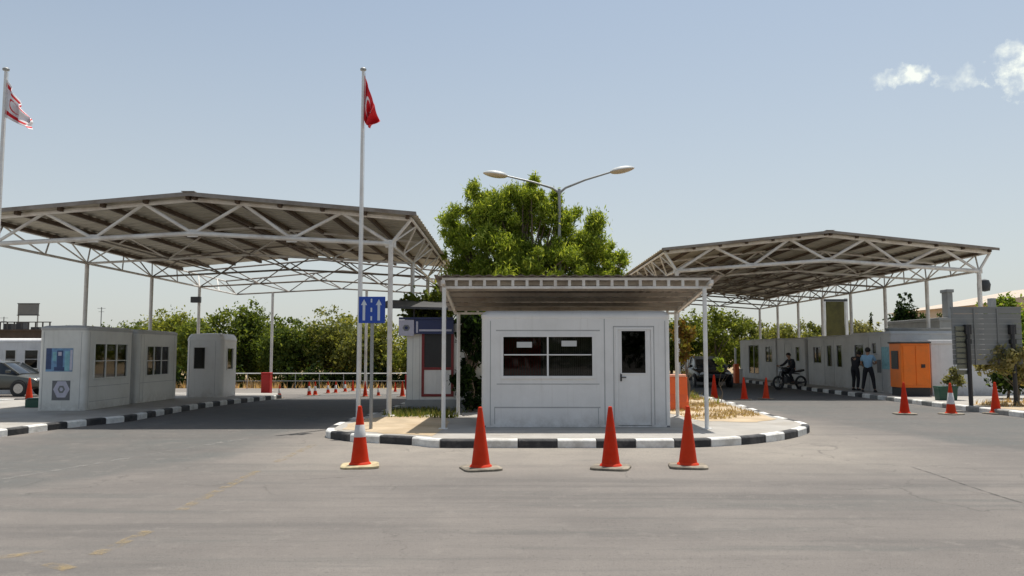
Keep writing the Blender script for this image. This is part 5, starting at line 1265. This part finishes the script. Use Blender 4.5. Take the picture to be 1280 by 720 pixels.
# motorbike with rider sitting on it
mp = G(985, 482.5, .0); mp = Vector((12.62, 12.62/((985-640)/1000.), 0))
mk = empty('motorbike', (mp.x, mp.y, 0), R(200), 'dark motorbike standing at the kerb in front of the cabins', 'motorbike')
for x in (-.62, .62):
    mb = MB(); n = 24; rs = []
    for q in range(n):
        a_ = 2*math.pi*q/n; rs.append([(x+(.27+.05*math.cos(b_))*math.cos(a_), .05*math.sin(b_), .31+(.27+.05*math.cos(b_))*math.sin(a_)) for b_ in np.linspace(0, 2*math.pi, 9)[:-1]])
    rs.append(rs[0]); mb.rings(rs, False, False); wh = mb.build('wheel', M['rubber'], mk, smooth=True)
    mb = MB(); 
    for q in range(6): a_ = q*math.pi/3; mb.tube([(x, 0, .31), (x+.25*math.cos(a_), 0, .31+.25*math.sin(a_))], .012, 5)
    mb.lathe([(.01, -.04), (.05, -.04), (.05, .04), (.01, .04)], (x, 0, .31), 10); mb.build('rim', M['galv'], wh)
mb = MB(); mb.tube([(.62, .06, .31), (.42, .06, .95)], .025, 8); mb.tube([(.62, -.06, .31), (.42, -.06, .95)], .025, 8); mb.tube([(-.62, .06, .31), (-.1, .06, .4), (.3, .05, .75)], .025, 8); mb.tube([(-.62, -.06, .31), (-.1, -.06, .4), (.3, -.05, .75)], .025, 8); mb.tube([(-.55, 0, .7), (.4, 0, .8)], .03, 8); mb.build('frame', M['darkmetal'], mk, smooth=True)
mb = MB(); mb.rings([[(x, y*w, z0+zz) for y, zz in ((-1, 0), (-.8, .14), (0, .2), (.8, .14), (1, 0), (.5, -.08), (-.5, -.08))] for x, w, z0 in ((-.02, .08, .78), (.1, .14, .78), (.28, .15, .80), (.4, .08, .84))]); mb.build('fuel_tank', M['cardark'], mk, smooth=True)
mb = MB(); mb.rings([[(x, y*.12, z0+zz) for y, zz in ((-1, 0), (-.8, .08), (.8, .08), (1, 0))] for x, z0 in ((-.75, .84), (-.5, .78), (-.05, .76))]); mb.build('seat', M['black'], mk, smooth=True)
mb = MB(); mb.box(-.12, .22, -.12, .12, .3, .58); mb.tube([(.1, .14, .3), (-.3, .17, .28), (-.8, .17, .36)], .04, 8); mb.build('engine', M['darkmetal'], mk, bevel=.03)
mb = MB(); mb.tube([(.32, -.36, 1.02), (.42, -.15, 1.0), (.42, .15, 1.0), (.32, .36, 1.02)], .018, 8); mb.build('handlebar', M['darkmetal'], mk, smooth=True)
mb = MB(); mb.lathe([(.02, -.07), (.09, -.05), (.10, .03), (.02, .05)], (.52, 0, .88), 12); mb.build('headlight', M['headlight'], mk, smooth=True)
sit = dict(pelvis=(0, 0, .90), chest=(0, .14, 1.22), neck=(0, .20, 1.40), head0=(0, .23, 1.46), head1=(0, .26, 1.55), head2=(0, .26, 1.62), face=(0, .37, 1.53), shl=(-.18, .14, 1.32), shr=(.18, .14, 1.32), ell=(-.28, .32, 1.12), elr=(.28, .32, 1.12),
           wrl=(-.33, .50, 1.06), wrr=(.33, .50, 1.06), hal=(-.34, .55, 1.06), har=(.34, .55, 1.06), hipl=(-.11, .05, .90), hipr=(.11, .05, .90), knl=(-.26, .42, .72), knr=(.26, .42, .72), anl=(-.28, .22, .34), anr=(.28, .22, .34), tol=(-.29, .36, .30), tor=(.29, .36, .30))
dr = Matrix.Rotation(R(200), 3, 'Z') @ Vector((-.22, 0, 0))
person('rider in dark clothes sitting on the dark motorbike by the cabins', (mp.x+dr.x, mp.y+dr.y, 0), R(110), sit, 'darkshirt', 'trous', longsleeve=True)
# ---------------------------------------------------------------- small clutter
p = at(247, 375, 32.6); mb = MB(); mb.box(-.19, .19, -.12, .08, -.12, .12); mb.box(-.03, .03, .08, .16, -.05, .05)
tag(mb.build('junction_box', M['darkmetal'], loc=(p.x, 32.45, p.z), bevel=.02), 'small dark box fixed near the top of the canopy post behind sentry box', 'box')
p = G(44, 509, .146); mb = MB(); mb.prism(rrect(.42, .35, .05), 0, .22); mb.prism(rrect(.36, .3, .05), .222, .26)
tag(mb.build('green_crate', M['greenpot'], loc=(p.x, p.y, .146), bevel=.01), 'small dark green crate on the pavement beside the postered booth', 'crate')
